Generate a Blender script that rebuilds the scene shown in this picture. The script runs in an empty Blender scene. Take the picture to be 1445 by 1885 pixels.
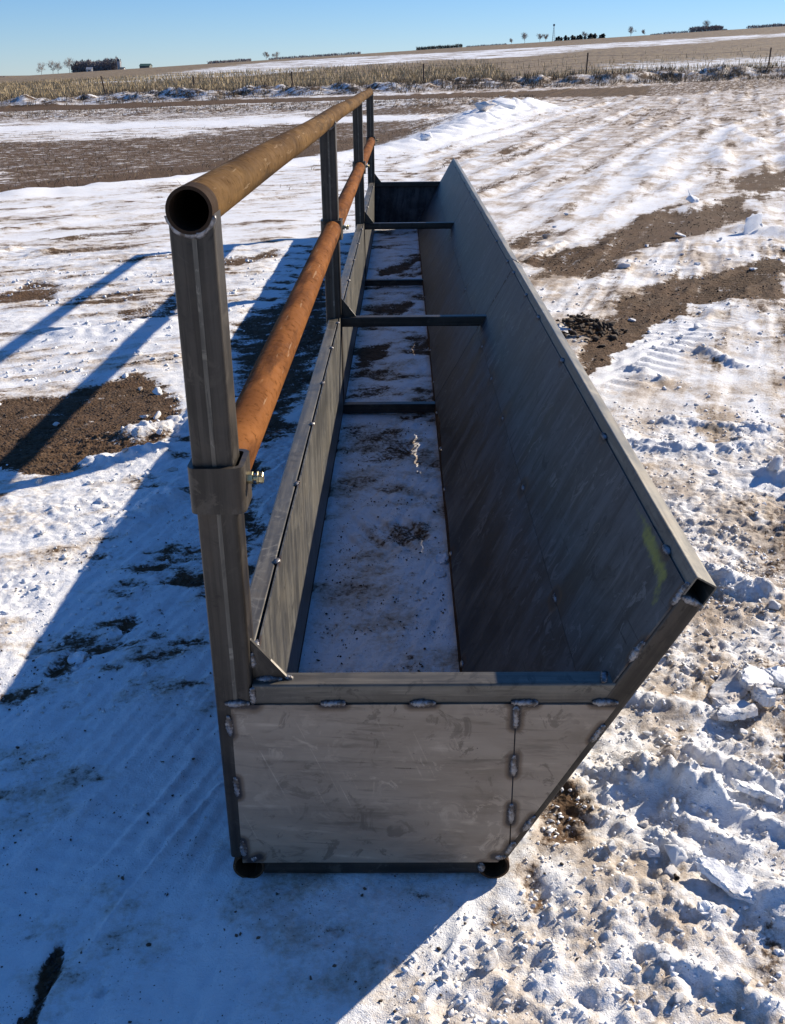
import bpy, bmesh, math, random
import numpy as np
from mathutils import Vector, Matrix

random.seed(7)
rng = np.random.RandomState(11)
SC = bpy.context.scene
COL = SC.collection

# ------------------------------------------------------------------ camera
CAM_LOC = Vector((0.3951, -1.7176, 1.6668))
YAW, PITCH, ROLL = -0.0139, -0.4173, -0.0121
cam_data = bpy.data.cameras.new("camera")
cam_data.sensor_fit = 'VERTICAL'
cam_data.sensor_height = 24.0
cam_data.lens = 24.0 * 1832.6 / 1885.0
cam_data.clip_start = 0.05
cam_data.clip_end = 9000.0
cam = bpy.data.objects.new("camera", cam_data)
COL.objects.link(cam)
_f = Vector((math.sin(YAW) * math.cos(PITCH), math.cos(YAW) * math.cos(PITCH), math.sin(PITCH)))
_r = Vector((math.cos(YAW), -math.sin(YAW), 0.0))
_u = _r.cross(_f)
_cr, _sr = math.cos(ROLL), math.sin(ROLL)
_r2 = _cr * _r + _sr * _u
_u2 = -_sr * _r + _cr * _u
_m = Matrix((_r2, _u2, -_f)).transposed().to_4x4()
_m.translation = CAM_LOC
cam.matrix_world = _m
SC.camera = cam

# ------------------------------------------------------------------ light
SUN_DIR = Vector((1.56, 1.15, 1.0)).normalized()      # towards the sun
SUN_EL = math.asin(SUN_DIR.z)
SUN_AZ = math.atan2(SUN_DIR.x, SUN_DIR.y)             # from +Y towards +X
world = bpy.data.worlds.new("World")
SC.world = world
world.use_nodes = True
wn, wl = world.node_tree.nodes, world.node_tree.links
wn.clear()
w_out = wn.new('ShaderNodeOutputWorld')
w_bg = wn.new('ShaderNodeBackground')
w_sky = wn.new('ShaderNodeTexSky')
w_sky.sky_type = 'NISHITA'
w_sky.sun_disc = False
w_sky.sun_elevation = SUN_EL
w_sky.sun_rotation = SUN_AZ
w_sky.altitude = 400.0
w_sky.air_density = 0.9
w_sky.dust_density = 0.0
w_sky.ozone_density = 10.0
w_bg.inputs['Strength'].default_value = 0.130
w_hs = wn.new('ShaderNodeHueSaturation')            # a clear cold winter blue
w_hs.inputs['Saturation'].default_value = 1.15
w_hs.inputs['Hue'].default_value = 0.508
w_gm = wn.new('ShaderNodeGamma')                    # evens out the bright rim and the dark zenith
w_gm.inputs['Gamma'].default_value = 0.75
wl.new(w_sky.outputs[0], w_gm.inputs['Color'])
wl.new(w_gm.outputs[0], w_hs.inputs['Color'])
wl.new(w_hs.outputs[0], w_bg.inputs['Color'])
wl.new(w_bg.outputs[0], w_out.inputs['Surface'])

sun_data = bpy.data.lights.new("sun", 'SUN')
sun_data.energy = 5.0
sun_data.angle = math.radians(0.53)
sun_data.color = (1.0, 0.895, 0.735)
sun = bpy.data.objects.new("sun", sun_data)
COL.objects.link(sun)
sun.rotation_euler = (-SUN_DIR).to_track_quat('-Z', 'Y').to_euler()
sun.location = (30, 22, 20)

SC.view_settings.view_transform = 'Standard'
SC.view_settings.look = 'None'
SC.view_settings.exposure = 0.64
SC.view_settings.gamma = 1.0
SC.view_settings.use_curve_mapping = False

# ------------------------------------------------------------------ numpy noise
def _hash(ix, iy, seed):
    h = (ix.astype(np.int64) * 374761393 + iy.astype(np.int64) * 668265263 + seed * 974634777) & 0xFFFFFFFF
    h = ((h ^ (h >> 13)) * 1274126177) & 0xFFFFFFFF
    h = h ^ (h >> 16)
    return h

_GA = np.arange(256) * (2 * np.pi / 256)
_GX, _GY = np.cos(_GA).astype(np.float32), np.sin(_GA).astype(np.float32)

def perlin(x, y, seed=0):
    x = np.asarray(x, np.float64); y = np.asarray(y, np.float64)
    ix = np.floor(x); iy = np.floor(y)
    fx = (x - ix).astype(np.float32); fy = (y - iy).astype(np.float32)
    ix = ix.astype(np.int64); iy = iy.astype(np.int64)
    u = fx * fx * fx * (fx * (fx * 6 - 15) + 10)
    v = fy * fy * fy * (fy * (fy * 6 - 15) + 10)
    def g(dx, dy):
        h = _hash(ix + dx, iy + dy, seed) & 255
        return _GX[h] * (fx - dx) + _GY[h] * (fy - dy)
    a = g(0, 0); b = g(1, 0); c = g(0, 1); d = g(1, 1)
    return ((a + u * (b - a)) * (1 - v) + (c + u * (d - c)) * v) * 1.5

def fbm(x, y, octaves=4, seed=0, gain=0.5):
    s = 0.0; a = 1.0; f = 1.0; t = 0.0
    for o in range(octaves):
        s = s + a * perlin(x * f + 17.3 * o, y * f - 9.1 * o, seed + o)
        t += a; a *= gain; f *= 2.03
    return s / t * 1.3

def billow(x, y, octaves=3, seed=0):
    s = 0.0; a = 1.0; f = 1.0; t = 0.0
    for o in range(octaves):
        s = s + a * (1.0 - 2.2 * np.abs(perlin(x * f + 5.7 * o, y * f + 3.3 * o, seed + o)))
        t += a; a *= 0.5; f *= 2.1
    return s / t

def cells(x, y, seed=0):
    """rounded lumps: 1 at a cell's centre falling to 0, each cell with a height of its own"""
    ix = np.floor(x); iy = np.floor(y)
    out = np.zeros(np.shape(x), np.float32)
    for dx in (-1, 0, 1):
        for dy in (-1, 0, 1):
            cx = (ix + dx).astype(np.int64); cy = (iy + dy).astype(np.int64)
            h = _hash(cx, cy, seed)
            px = cx + (h & 255) / 255.0; py = cy + ((h >> 8) & 255) / 255.0
            r = 0.25 + 0.55 * (((h >> 16) & 255) / 255.0) ** 2
            k = 1.0 - ((x - px) ** 2 + (y - py) ** 2) / (r * r)
            out = np.maximum(out, np.sqrt(np.clip(k, 0, 1)) * r)
    return out

def sstep(a, b, x):
    t = np.clip((x - a) / (b - a), 0, 1)
    return t * t * (3 - 2 * t)

def seg_dist(x, y, a, b):
    ax, ay = a; bx, by = b
    dx, dy = bx - ax, by - ay
    L2 = dx * dx + dy * dy + 1e-12
    t = np.clip(((x - ax) * dx + (y - ay) * dy) / L2, 0, 1)
    return np.hypot(x - (ax + t * dx), y - (ay + t * dy)), t

def poly_sd(x, y, P):
    """signed distance to a polygon, negative inside"""
    d = np.full(x.shape, 1e9)
    inside = np.zeros(x.shape, bool)
    n = len(P)
    for i in range(n):
        a = P[i]; b = P[(i + 1) % n]
        dd, _ = seg_dist(x, y, a, b)
        d = np.minimum(d, dd)
        c = ((a[1] > y) != (b[1] > y))
        if a[1] != b[1]:
            xx = (b[0] - a[0]) * (y - a[1]) / (b[1] - a[1]) + a[0]
            inside ^= c & (x < xx)
    return np.where(inside, -d, d)

# ------------------------------------------------------------------ the lie of the land
TY = np.array([-3000, 12, 28, 46, 62, 150, 350, 900, 3000.])
TA = np.array([0, 0, .12, .45, .75, 2.75, 7.3, 15.4, 44])
TB = np.array([0, 0, .008, .020, .027, .037, .048, .048, .048])
def land(x, y):
    return np.interp(y, TY, TA) + np.interp(y, TY, TB) * np.clip(x, -900, 900)

# bare earth where the snow is worn or melted off: name, how bare, softness of its edge, outline in metres
POLYS = [
  ("berm_foot", 0.95, 0.35, [(-7.5, 11.9), (-5.6, 13.6), (-3.6, 15.9), (-2.0, 18.3), (-1.0, 20.6), (0.2, 23.2), (2.1, 28.6), (3.2, 34.5), (2.2, 35.0), (0.6, 29.5), (-1.4, 24.2), (-3.0, 20.4), (-4.8, 17.0), (-7.2, 14.4), (-9.5, 12.9)]),
  ("left_patch", 0.86, 0.1, [(-1.97, 3.55), (-1.58, 3.65), (-1.18, 4.19), (-0.83, 3.52), (-0.74, 3.03), (-0.92, 2.65), (-1.19, 2.45), (-1.47, 2.52), (-1.65, 2.59)]),
  ("left_small", 0.74, 0.08, [(-3.06, 6.44), (-2.87, 7.08), (-2.59, 6.95), (-2.46, 6.34), (-2.73, 6.16), (-2.91, 6.08)]),
  ("left_strip", 0.68, 0.06, [(-1.41, 8.10), (-0.88, 8.76), (-0.81, 8.37), (-1.15, 7.73), (-1.35, 7.70)]),
  ("left_thin", 0.55, 0.1, [(-1.84, 5.76), (-1.44, 6.44), (-1.23, 5.39), (-1.30, 4.99), (-1.74, 5.40)]),
  ("shade_dark", 0.74, 0.15, [(-0.87, 5.37), (-0.55, 6.40), (-0.27, 8.34), (-0.09, 5.35), (-0.14, 3.37), (-0.24, 2.30), (-0.21, 1.48), (-0.31, 1.71), (-0.38, 2.30), (-0.61, 3.38)]),
  ("shade_rock", 0.95, 0.06, [(-0.70, 0.84), (-0.70, 0.97), (-0.58, 1.09), (-0.52, 1.22), (-0.48, 1.16), (-0.53, 1.02), (-0.59, 0.88), (-0.65, 0.81)]),
  ("shade_rock2", 0.6, 0.08, [(-0.79, 0.71), (-0.72, 0.79), (-0.66, 0.70), (-0.73, 0.63), (-0.79, 0.61)]),
  ("corner_patch", 1, 0.018, [(-0.36, -0.15), (-0.33, -0.14), (-0.31, -0.18), (-0.30, -0.27), (-0.31, -0.30), (-0.31, -0.37), (-0.32, -0.39), (-0.36, -0.39), (-0.38, -0.36), (-0.36, -0.32), (-0.37, -0.25), (-0.37, -0.19)]),
  ("left_mid", 0.6, 0.12, [(-3.73, 9.60), (-3.03, 10.16), (-2.59, 10.44), (-2.62, 9.54), (-3.31, 9.03)]),
  ("far_dirt", 0.70, 0.9, [(-5.93, 13.27), (-4.64, 14.52), (-2.87, 16.66), (-1.20, 20.13), (-0.13, 22.87), (2.03, 27.82), (3.54, 36.21), (1.72, 42.72), (-1.67, 38.63), (-2.86, 33.61), (-6.21, 27.50), (-10.38, 26.53), (-11.43, 25.57)]),
  ("far_mottle", 0.5, 0.4, [(-15.45, 37.01), (-8.02, 35.75), (-2.51, 38.98), (-2.00, 45.15), (-4.11, 47.60), (-12.68, 45.92), (-18.97, 45.77)]),
  ("road", 0.95, 0.4, [(-20.43, 48.13), (-13.00, 47.09), (-6.16, 48.00), (-0.62, 47.23), (5.49, 44.46), (10.79, 43.33), (12.69, 51.75), (6.19, 50.95), (-0.71, 51.76), (-6.84, 53.26), (-15.16, 55.11), (-24.45, 57.90)]),
  ("road_r", 0.55, 1, [(6.29, 43.51), (11.78, 42.80), (17.68, 46.32), (21.27, 56.54), (12.95, 52.91), (7.29, 51.30)]),
  ("band_i", 0.84, 0.12, [(1.48, 4.07), (1.55, 4.68), (1.60, 5.29), (1.91, 5.62), (2.36, 6.60), (3.04, 7.28), (4.20, 8.24), (3.38, 5.94), (2.85, 5.95), (2.40, 5.51), (1.94, 4.67)]),
  ("band_j", 0.80, 0.12, [(1.49, 7.89), (2.18, 8.87), (3.05, 10.63), (3.60, 11.61), (4.44, 12.40), (5.10, 12.64), (4.57, 10.54), (4.01, 9.92), (3.71, 9.52), (3.01, 8.81), (2.38, 7.60), (1.95, 6.84), (1.62, 7.12)]),
  ("band_k", 0.80, 0.2, [(5.48, 14.97), (7.13, 16.47), (6.07, 13.48), (5.19, 12.23), (5.30, 13.52)]),
  ("band_l", 0.66, 0.12, [(1.55, 9.28), (2.06, 10.04), (2.34, 9.82), (1.85, 8.90), (1.50, 8.24)]),
  ("right_edge", 0.45, 0.2, [(1.81, 2.10), (2.07, 2.27), (1.63, 1.02), (1.58, 1.19), (1.57, 1.46), (1.70, 1.68)]),
  ("right_tan", 0.38, 0.1, [(1.96, 3.31), (2.10, 3.40), (1.94, 2.74), (1.80, 2.46), (1.78, 2.67)]),
  ("tan_a", 0.60, 0.05, [(0.71, 0.23), (0.78, 0.28), (0.83, 0.22), (0.83, 0.13), (0.76, 0.10), (0.70, 0.12)]),
  ("tan_b", 0.62, 0.04, [(0.64, 0.04), (0.69, 0.05), (0.71, -0.04), (0.72, -0.13), (0.68, -0.16), (0.63, -0.13)]),
  ("tan_c", 0.54, 0.04, [(0.56, -0.05), (0.63, -0.08), (0.63, -0.18), (0.57, -0.21), (0.52, -0.16)]),
  ("tan_d", 0.58, 0.03, [(0.38, -0.29), (0.42, -0.28), (0.44, -0.33), (0.41, -0.37), (0.39, -0.34)]),
  ("in_a", 0.80, 0.06, [(0.13, 7.54), (0.41, 7.94), (0.54, 8.29), (0.55, 7.94), (0.36, 7.39), (0.19, 7.18)]),
  ("in_b", 0.90, 0.08, [(0.08, 4.73), (0.27, 4.80), (0.29, 4.52), (0.21, 4.27), (0.08, 4.23), (0.05, 4.45)]),
  ("in_c", 0.68, 0.08, [(0.17, 6.07), (0.47, 6.28), (0.48, 5.67), (0.30, 5.50), (0.14, 5.55)]),
  ("in_d", 0.50, 0.08, [(0.06, 3.97), (0.44, 3.85), (0.52, 3.53), (0.26, 3.49), (0.08, 3.55)]),
  ("in_e", 0.48, 0.1, [(0.08, 3.10), (0.33, 3.17), (0.52, 3.00), (0.54, 2.70), (0.33, 2.62), (0.16, 2.50), (0.08, 2.63)]),
  ("in_f", 0.43, 0.03, [(0.27, 2.40), (0.39, 2.33), (0.39, 2.24), (0.32, 2.24), (0.26, 2.30)]),
  ("in_g", 0.50, 0.03, [(0.20, 1.82), (0.27, 1.95), (0.38, 1.98), (0.51, 1.97), (0.51, 1.83), (0.47, 1.75), (0.36, 1.75), (0.26, 1.72)]),
  ("in_h", 0.36, 0.04, [(0.45, 0.96), (0.55, 1.06), (0.55, 0.86), (0.47, 0.87)]),
  ("under_right", 0.8, 0.08, [(1.56, 5.45), (1.80, 5.45), (1.73, 4.97), (1.55, 4.90)]),
]
SKID_X = (0.0386, 0.5886)
BERM = [(-8.5, 10.6), (-5.89, 13.17), (-4.59, 14.37), (-2.82, 16.37), (-1.17, 19.66), (-0.1, 21.33), (0.87, 22.9), (2.18, 27.73), (3.3, 33.3), (4.8, 36.2)]
TRACKS = [  # wheel tracks: centre line, half width
    ([(1.65, 9.67), (3.36, 15.21), (6.08, 22.52), (9.52, 31.12)], .20), ([(1.65, 7.38), (3.10, 10.87), (5.27, 16.50), (9.25, 27.41)], .20),
    ([(1.60, 15.02), (3.33, 20.40), (5.90, 28.44), (8.97, 37.03)], .22), ([(0.38, 17.17), (2.53, 24.57), (5.14, 31.86), (9.17, 40.89)], .22),
    ([(2.88, 10.43), (5.22, 14.97), (8.02, 18.95)], .20), ([(1.91, 4.52), (2.81, 6.26), (4.15, 8.08)], .16), ([(2.51, 10.94), (4.31, 15.92), (7.06, 23.45)], .20),
    ([(2.25, 4.93), (2.76, 5.40), (3.27, 5.64)], .13), ([(-3.72, 8.29), (-3.12, 9.39), (-2.33, 10.13)], .20), ([(-4.27, 9.73), (-2.80, 11.99), (-0.94, 14.02)], .22),
    ([(-4.86, 11.29), (-3.87, 13.25), (-2.26, 14.60)], .22), ([(-2.34, 4.67), (-1.90, 5.26), (-1.28, 5.65)], .15), ([(-1.21, 1.73), (-1.00, 1.98), (-0.67, 2.31)], .12),
    ([(-.62, -.5), (-.36, .1), (-.1, .6)], .09), ([(5.2, 12.5), (8.0, 16.0), (12.5, 20.5)], .22), ([(6.5, 21.0), (9.6, 27.5), (14.5, 35.5)], .24), ([(7.6, 20.0), (11.5, 27.0), (17.5, 35.0)], .24),
]
RIDGES = [  # polyline, half width, height
    ([(1.03, .21), (1.18, .07)], .020, .022), ([(.98, .14), (1.13, -.02)], .018, .022),
    ([(1.10, .31), (1.30, .10)], .022, .024), ([(1.15, .44), (1.42, .20)], .024, .026),
    ([(.90, -.22), (1.10, -.35)], .02, .022), ([(.80, .42), (.98, .30)], .018, .018),
    ([(1.00, .36), (1.12, .27)], .055, .055), ([(1.20, -.10), (1.35, -.22)], .06, .05),
    ([(1.0, .70), (1.25, .62)], .03, .02), ([(1.30, 1.55), (1.62, 1.30)], .07, .05),
    ([(1.35, 2.9), (1.75, 2.7), (2.1, 2.75)], .07, .034), ([(1.25, 3.05), (1.5, 2.95)], .05, .024),
    ([(2.0, 2.35), (2.3, 2.25)], .08, .05), ([(1.75, 3.15), (2.2, 3.0)], .05, .028),
    ([(1.75, 4.15), (1.9, 3.9)], .05, .03), ([(2.3, 4.55), (2.42, 4.2)], .045, .034),
    ([(-.28, -.22), (-.23, -.05), (-.15, .16), (-.08, .32)], .007, .007),
    ([(-.33, .02), (-.25, .22), (-.17, .42)], .010, .006),
    ([(.53, -.12), (.49, -.19), (.46, -.26), (.43, -.34)], .008, .008),
    ([(-.95, 3.0), (-.62, 3.25), (-.5, 3.5)], .09, .05), ([(-1.05, 2.62), (-.78, 2.75)], .08, .04),
    ([(-1.9, 5.1), (-1.35, 5.35)], .2, .05), ([(-.75, 1.9), (-.62, 2.2)], .07, .03),
    ([(.655, .15), (.66, 3.0), (.655, 6.0), (.66, 10.0)], .028, .014), ([(-.03, .3), (-.035, 4.0), (-.03, 10.0)], .022, .010),
    ([(4.4, 15.5), (5.2, 17.8), (5.9, 20.4)], .24, .05), ([(6.2, 17.5), (7.0, 20.5)], .22, .05), ([(8.2, 22), (8.9, 26)], .3, .07),
    ([(7.1, 15.2), (7.6, 18.2)], .22, .07), ([(3.9, 11.4), (4.5, 12.2)], .16, .06), ([(4.2, 9.7), (4.6, 9.3)], .14, .09),
]

def ground_fields(x, y, level):
    """height and the three surface masks (bare earth, tan stain, dead vegetation) at points x, y"""
    z = land(x, y)
    n = x.size
    tan = np.zeros(n); dirt = np.zeros(n); stain = np.zeros(n); veg = np.zeros(n)
    if level >= 4:
        veg[:] = 0.8
        return z, dirt, stain, veg
    near = y < 60.5
    far_w = sstep(58, 62, y)
    dist = np.hypot(x - .4, y + 1.7)
    # --- bare earth
    wx = fbm(x * 1.3, y * 1.3, 3, 40) ; wy = fbm(x * 6, y * 6, 2, 44)
    for name, k, soft, P in POLYS:
        P = [tuple(p) for p in P]
        xs = [p[0] for p in P]; ys = [p[1] for p in P]
        m = soft * 3 + .05
        sel = np.where((x > min(xs) - m) & (x < max(xs) + m) & (y > min(ys) - m) & (y < max(ys) + m))[0]
        if not len(sel): continue
        sd = poly_sd(x[sel], y[sel], P) + wx[sel] * soft * 1.3 + wy[sel] * soft * .5
        w_in = 1 - sstep(-soft, soft, sd)
        dirt[sel] = np.maximum(dirt[sel], k * w_in)
        if name.startswith(('tan', 'right')): tan[sel] = np.maximum(tan[sel], w_in)
    xr0 = .62 - .34 * sstep(.0, -.28, y)
    right = sstep(0, .22, x - xr0) * near
    left = sstep(-.75, -.95, x) * near
    # streaky wear: along the tyre tracks on the right, along the yard on the left
    a = math.radians(72); u1 = x * math.cos(a) + y * math.sin(a); v1 = -x * math.sin(a) + y * math.cos(a)
    b = math.radians(25); u2 = x * math.cos(b) + y * math.sin(b); v2 = -x * math.sin(b) + y * math.cos(b)
    s1 = fbm(u1 / 4.6, v1 / .36, 6, 60, .62); s2 = fbm(u2 / 2.0, v2 / .34, 5, 70, .62)
    farr = sstep(5, 12, y)
    dirt = np.maximum(dirt, right * (.10 + sstep(-.12, .55, s1) * (.38 + .20 * farr)))
    dirt = np.maximum(dirt, left * (.10 + sstep(-.12, .55, s2) * .50))
    mid = (1 - right) * (1 - left) * near
    sm = fbm(x / .35, y / .22, 4, 80)
    dirt = np.maximum(dirt, mid * (.07 + sstep(-.15, .5, sm) * (.22 + .32 * sstep(.2, 1.4, y)) * (1 - .45 * (x > .07) * (x < .6) * (y < 3.2)) + .06 * sstep(-.3, .5, fbm(x / .4, y / .14, 4, 88))))
    dirt = np.maximum(dirt, mid * sstep(.32, .7, fbm(x / .09, y / .09, 3, 84)) * .42)
    # yard beyond: mottled
    dirt = np.maximum(dirt, near * sstep(14, 30, y) * sstep(-.05, .5, fbm(x / 1.8, y / 1.1, 4, 90)) * .62)
    rr = sstep(12, 30, y) * sstep(2, 8, x) * near
    dirt = np.maximum(dirt, rr * (.17 + .36 * s1))
    # --- tan stain
    stain = right * (.53 + .62 * fbm(x / .5, y / .5, 4, 100)) + left * (.36 + .5 * s2) + mid * (.20 + .40 * sm + .22 * (x > .07) * (x < .6))
    stain = stain + right * .16 * sstep(10, 24, y) * sstep(1, 6, x)
    stain = np.clip(np.maximum(stain, tan * (.75 + .5 * sm)), 0, 1) * near
    # clean plowed berm
    bd = np.full(n, 1e9); bt = np.zeros(n)
    for i in range(len(BERM) - 1):
        dd, t = seg_dist(x, y, BERM[i], BERM[i + 1])
        c = dd < bd
        bd = np.where(c, dd, bd); bt = np.where(c, (i + t) / (len(BERM) - 1), bt)
    bw = .28 + .75 * sstep(.35, 1, bt)
    clean = np.exp(-(bd / (bw * 1.6)) ** 2)
    dirt = dirt * (1 - .95 * clean); stain = stain * (1 - .9 * clean)
    # --- relief
    amp = 1 - .65 * sstep(6, 30, dist) * 0
    h = .020 * fbm(x / 1.3, y / 1.3, 3, 1) + .007 * fbm(x / .22, y / .22, 3, 5)
    snow = 1 - sstep(.35, .65, dirt + .25 * wy)
    h = h + .013 * (snow - .5) - .006 + (1 - snow) * (.007 * billow(x / .09, y / .06, 3, 15) + .010 * fbm(u1 / .6, v1 / .12, 3, 17) * right)
    clod = right * (.95 - .70 * sstep(1.3, 3.2, y)) + left * .42 + mid * (.10 + .22 * sstep(1.2, 2.4, y))
    patch = sstep(-.35, .35, fbm(x / .45, y / .45, 2, 21))
    if level <= 1:
        c = cells(x / .050, y / .050, 3) * .050 * .42 + cells(x / .026 + 3, y / .026, 5) * .026 * .6 * (1 if level == 0 else 0)
        h = h + clod * c * (.35 + .65 * patch)
        h = h + clod * .011 * billow(x / .10, y / .10, 4, 9)
        h = h + .0022 * fbm(x / .03, y / .03, 2, 13) * (1 if level == 0 else .5)
    h = h + mid * (.0065 * fbm(u1 / .34, v1 / .045, 4, 33) + .004 * np.abs(fbm(u1 / .5, v1 / .09, 3, 35)) - .003)
    h = h + (right + left) * .026 * (s1 * right + s2 * left) * (1 - .4 * right)
    el = billow(u1 / 1.9, v1 / .20, 3, 31) * right + billow(u2 / 1.1, v2 / .24, 3, 32) * left
    h = h + near * sstep(4, 9, dist) * (.020 - .004 * sstep(8, 16, dist)) * el * (1 - .6 * sstep(.5, .9, dirt))
    # wheel tracks: pressed flat between low crumbly shoulders, cleat marks across
    for P, w in TRACKS:
        xs = [p[0] for p in P]; ys = [p[1] for p in P]
        sel = np.where((x > min(xs) - 4 * w) & (x < max(xs) + 4 * w) & (y > min(ys) - 4 * w) & (y < max(ys) + 4 * w))[0]
        if not len(sel): continue
        d = np.full(len(sel), 1e9); arc = np.zeros(len(sel)); side = np.zeros(len(sel)); L0 = 0.0
        for i in range(len(P) - 1):
            a_, b_ = P[i], P[i + 1]; L_ = math.dist(a_, b_)
            dd, t = seg_dist(x[sel], y[sel], a_, b_); c = dd < d
            sg = np.sign((b_[0] - a_[0]) * (y[sel] - a_[1]) - (b_[1] - a_[1]) * (x[sel] - a_[0]))
            d = np.where(c, dd, d); arc = np.where(c, L0 + t * L_, arc); side = np.where(c, sg, side); L0 += L_
        d = d + .12 * w * fbm(x[sel] / (2 * w), y[sel] / (2 * w), 2, 130)
        fade = sstep(0, .6, arc) * sstep(L0, L0 - .8, arc) * (.45 + .55 * sstep(-.55, .15, fbm(arc / 1.7, arc * 0 + w * 50, 2, 131)))
        ins = 1 - sstep(w * .8, w * 1.05, d)
        sh = np.exp(-((d - w * 1.25) / (w * .26)) ** 2) * (.6 + .9 * fbm(x[sel] / .22, y[sel] / .22, 3, 132))
        lug = np.sin(arc / (.55 * w) * 2 * np.pi + side * d / w * 2.2)
        k = .12 * w * (1 + .6 * (w > .18))
        h[sel] = h[sel] * (1 - .6 * ins * fade) + fade * (k * sh - .06 * w * ins + .035 * w * lug * ins)
        dirt[sel] = dirt[sel] * (1 - .55 * fade * (ins + .5 * sh) * (dirt[sel] < .8)) ; stain[sel] *= 1 - .35 * ins * fade
        dirt[sel] = np.maximum(dirt[sel], .40 * fade * np.exp(-((d - w * 1.75) / (w * .35)) ** 2) * (w > .18))
    # tyre ribs
    rib = right * sstep(6, 12, y) * .03 * np.sin(v1 / .16 * 2 * np.pi * .25 + 2 * s1) * sstep(0, .3, fbm(u1 / 4, v1 / 1.2, 2, 37))
    h = h + rib
    # lug prints: in the bunk and in the packed snow to the right of it
    dl = np.exp(-(((x - .33) / .17) ** 4 + ((y - 1.86) / .15) ** 4))
    h = h - dl * .022 * sstep(-.2, .5, np.sin((x * 1.0 + (y - 1.86) * .55) / .105 * 2 * np.pi))
    q1 = np.exp(-(((x - 1.95 - (y - 4.5) * .55) / .28) ** 4 + ((y - 4.45) / .75) ** 4))
    sgn = np.sign(x - 1.95 - (y - 4.5) * .6)
    h = h - q1 * .014 * sstep(-.1, .4, np.sin(((y - 4.4) * .9 + sgn * (x - 1.95) * .9) / .17 * 2 * np.pi))
    dirt = dirt * (1 - .8 * q1 * (dirt < .7)); stain = stain * (1 - .7 * q1)
    # ridges and the plowed berm
    for P, w, hh in RIDGES:
        xs = [p[0] for p in P]; ys = [p[1] for p in P]
        sel = np.where((x > min(xs) - 3 * w) & (x < max(xs) + 3 * w) & (y > min(ys) - 3 * w) & (y < max(ys) + 3 * w))[0]
        if not len(sel): continue
        d = np.full(len(sel), 1e9)
        for i in range(len(P) - 1):
            dd, _ = seg_dist(x[sel] + .4 * w * fbm(x[sel] / (2 * w), y[sel] / (2 * w), 2, 50), y[sel], P[i], P[i + 1])
            d = np.minimum(d, dd)
        g = np.exp(-(d / w) ** 2)
        lump = 1 + .6 * fbm(x[sel] / (w * .9), y[sel] / (w * .9), 3, 52)
        h[sel] += hh * g * lump
        dirt[sel] *= 1 - .8 * g; stain[sel] *= 1 - .4 * g
    h = h + np.exp(-(bd / bw) ** 2) * (.07 + .25 * sstep(.45, 1, bt)) * (1 + .7 * fbm(x / .5, y / .5, 3, 55)) * (y < 45)
    # snow bank along the fence, its near face steep and lumpy
    yb = 55.8 + .03 * x + 1.0 * fbm(x / 7, y * 0, 2, 57)
    bank = np.exp(-((y - yb) / np.where(y < yb, .9, 2.6)) ** 2) * (.36 + .42 * fbm(x / 1.9, y / 1.3, 4, 58))
    h = h + bank
    dirt = np.where((y > 53.8) & (y < 62), np.maximum(dirt * .3, .47 + .45 * fbm(x / .8, y / .45, 4, 59)), dirt)
    # rough strip on this side of the road
    rs = np.exp(-((y - 42.5) / 3.2) ** 4) * sstep(9, 2, x)
    h = h + rs * .11 * billow(x / .9, y / .7, 3, 63)
    dirt = np.where((rs > .5) & (y < 46), np.maximum(dirt, .46 + .25 * fbm(x / .8, y / .6, 3, 64)), dirt)
    strip = np.exp(-((y - 34.0 - .1 * x) / 1.6) ** 4) * sstep(4, -1, x)
    dirt = dirt * (1 - .85 * strip); stain = stain * (1 - .8 * strip)
    road = np.exp(-((y - (50.2 - .42 * x * (np.abs(x) < 30) * .5)) / 2.0) ** 4)
    # keep the earth under the skids of the bunk at its level
    inside = sstep(.35, 0, np.maximum(-y, y - 10.08))
    for sx in SKID_X:
        k = sstep(.12, .04, np.abs(x - sx)) * inside
        h = h * (1 - k) + np.minimum(h, .004 + .3 * h) * k
    mid_in = sstep(-.1, 0, x) * sstep(.75, .6, x) * inside
    h = np.where(mid_in > .5, np.minimum(h, .035), h)
    # --- the field beyond the fence
    strip_f = sstep(118, 152, y + 22 * fbm(x / 30, y / 30, 3, 110) - .9 * np.clip(x, -60, 60)) * sstep(262, 235, y + 25 * fbm(x / 60, y / 22, 3, 113) + .12 * x)
    strip_f = strip_f * sstep(-52, -22, x + .0 * y)
    v = 1 - strip_f * (.62 + .75 * fbm(x / 9, y / 3, 4, 111))
    v = v * (1 - .55 * sstep(6, 20, x) * sstep(120, 80, y))
    veg = far_w * np.clip(v, 0, 1)
    h = h * (1 - far_w) + far_w * .05 * fbm(x / 3, y / 3, 2, 112)
    dirt = dirt * (1 - far_w); stain = stain * (1 - far_w)
    return z + h, np.clip(dirt, 0, 1), np.clip(stain, 0, 1), np.clip(veg, 0, 1)

LEVELS = [  # x0, x1, y0, y1, step: nested rectangles of one sheet, finest round the bunk
    (-1.6, 2.24, -.64, 3.2, .008), (-4.0, 5.5, -1.0, 9.0, .02), (-20., 24., -6., 64., .125),
    (-180., 200., -60., 420., 1.0), (-1800., 2000., -1100., 2980., 20.)]

def sample_height(x, y):
    x = np.atleast_1d(np.asarray(x, float)); y = np.atleast_1d(np.asarray(y, float))
    return ground_fields(x, y, 1)

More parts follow.
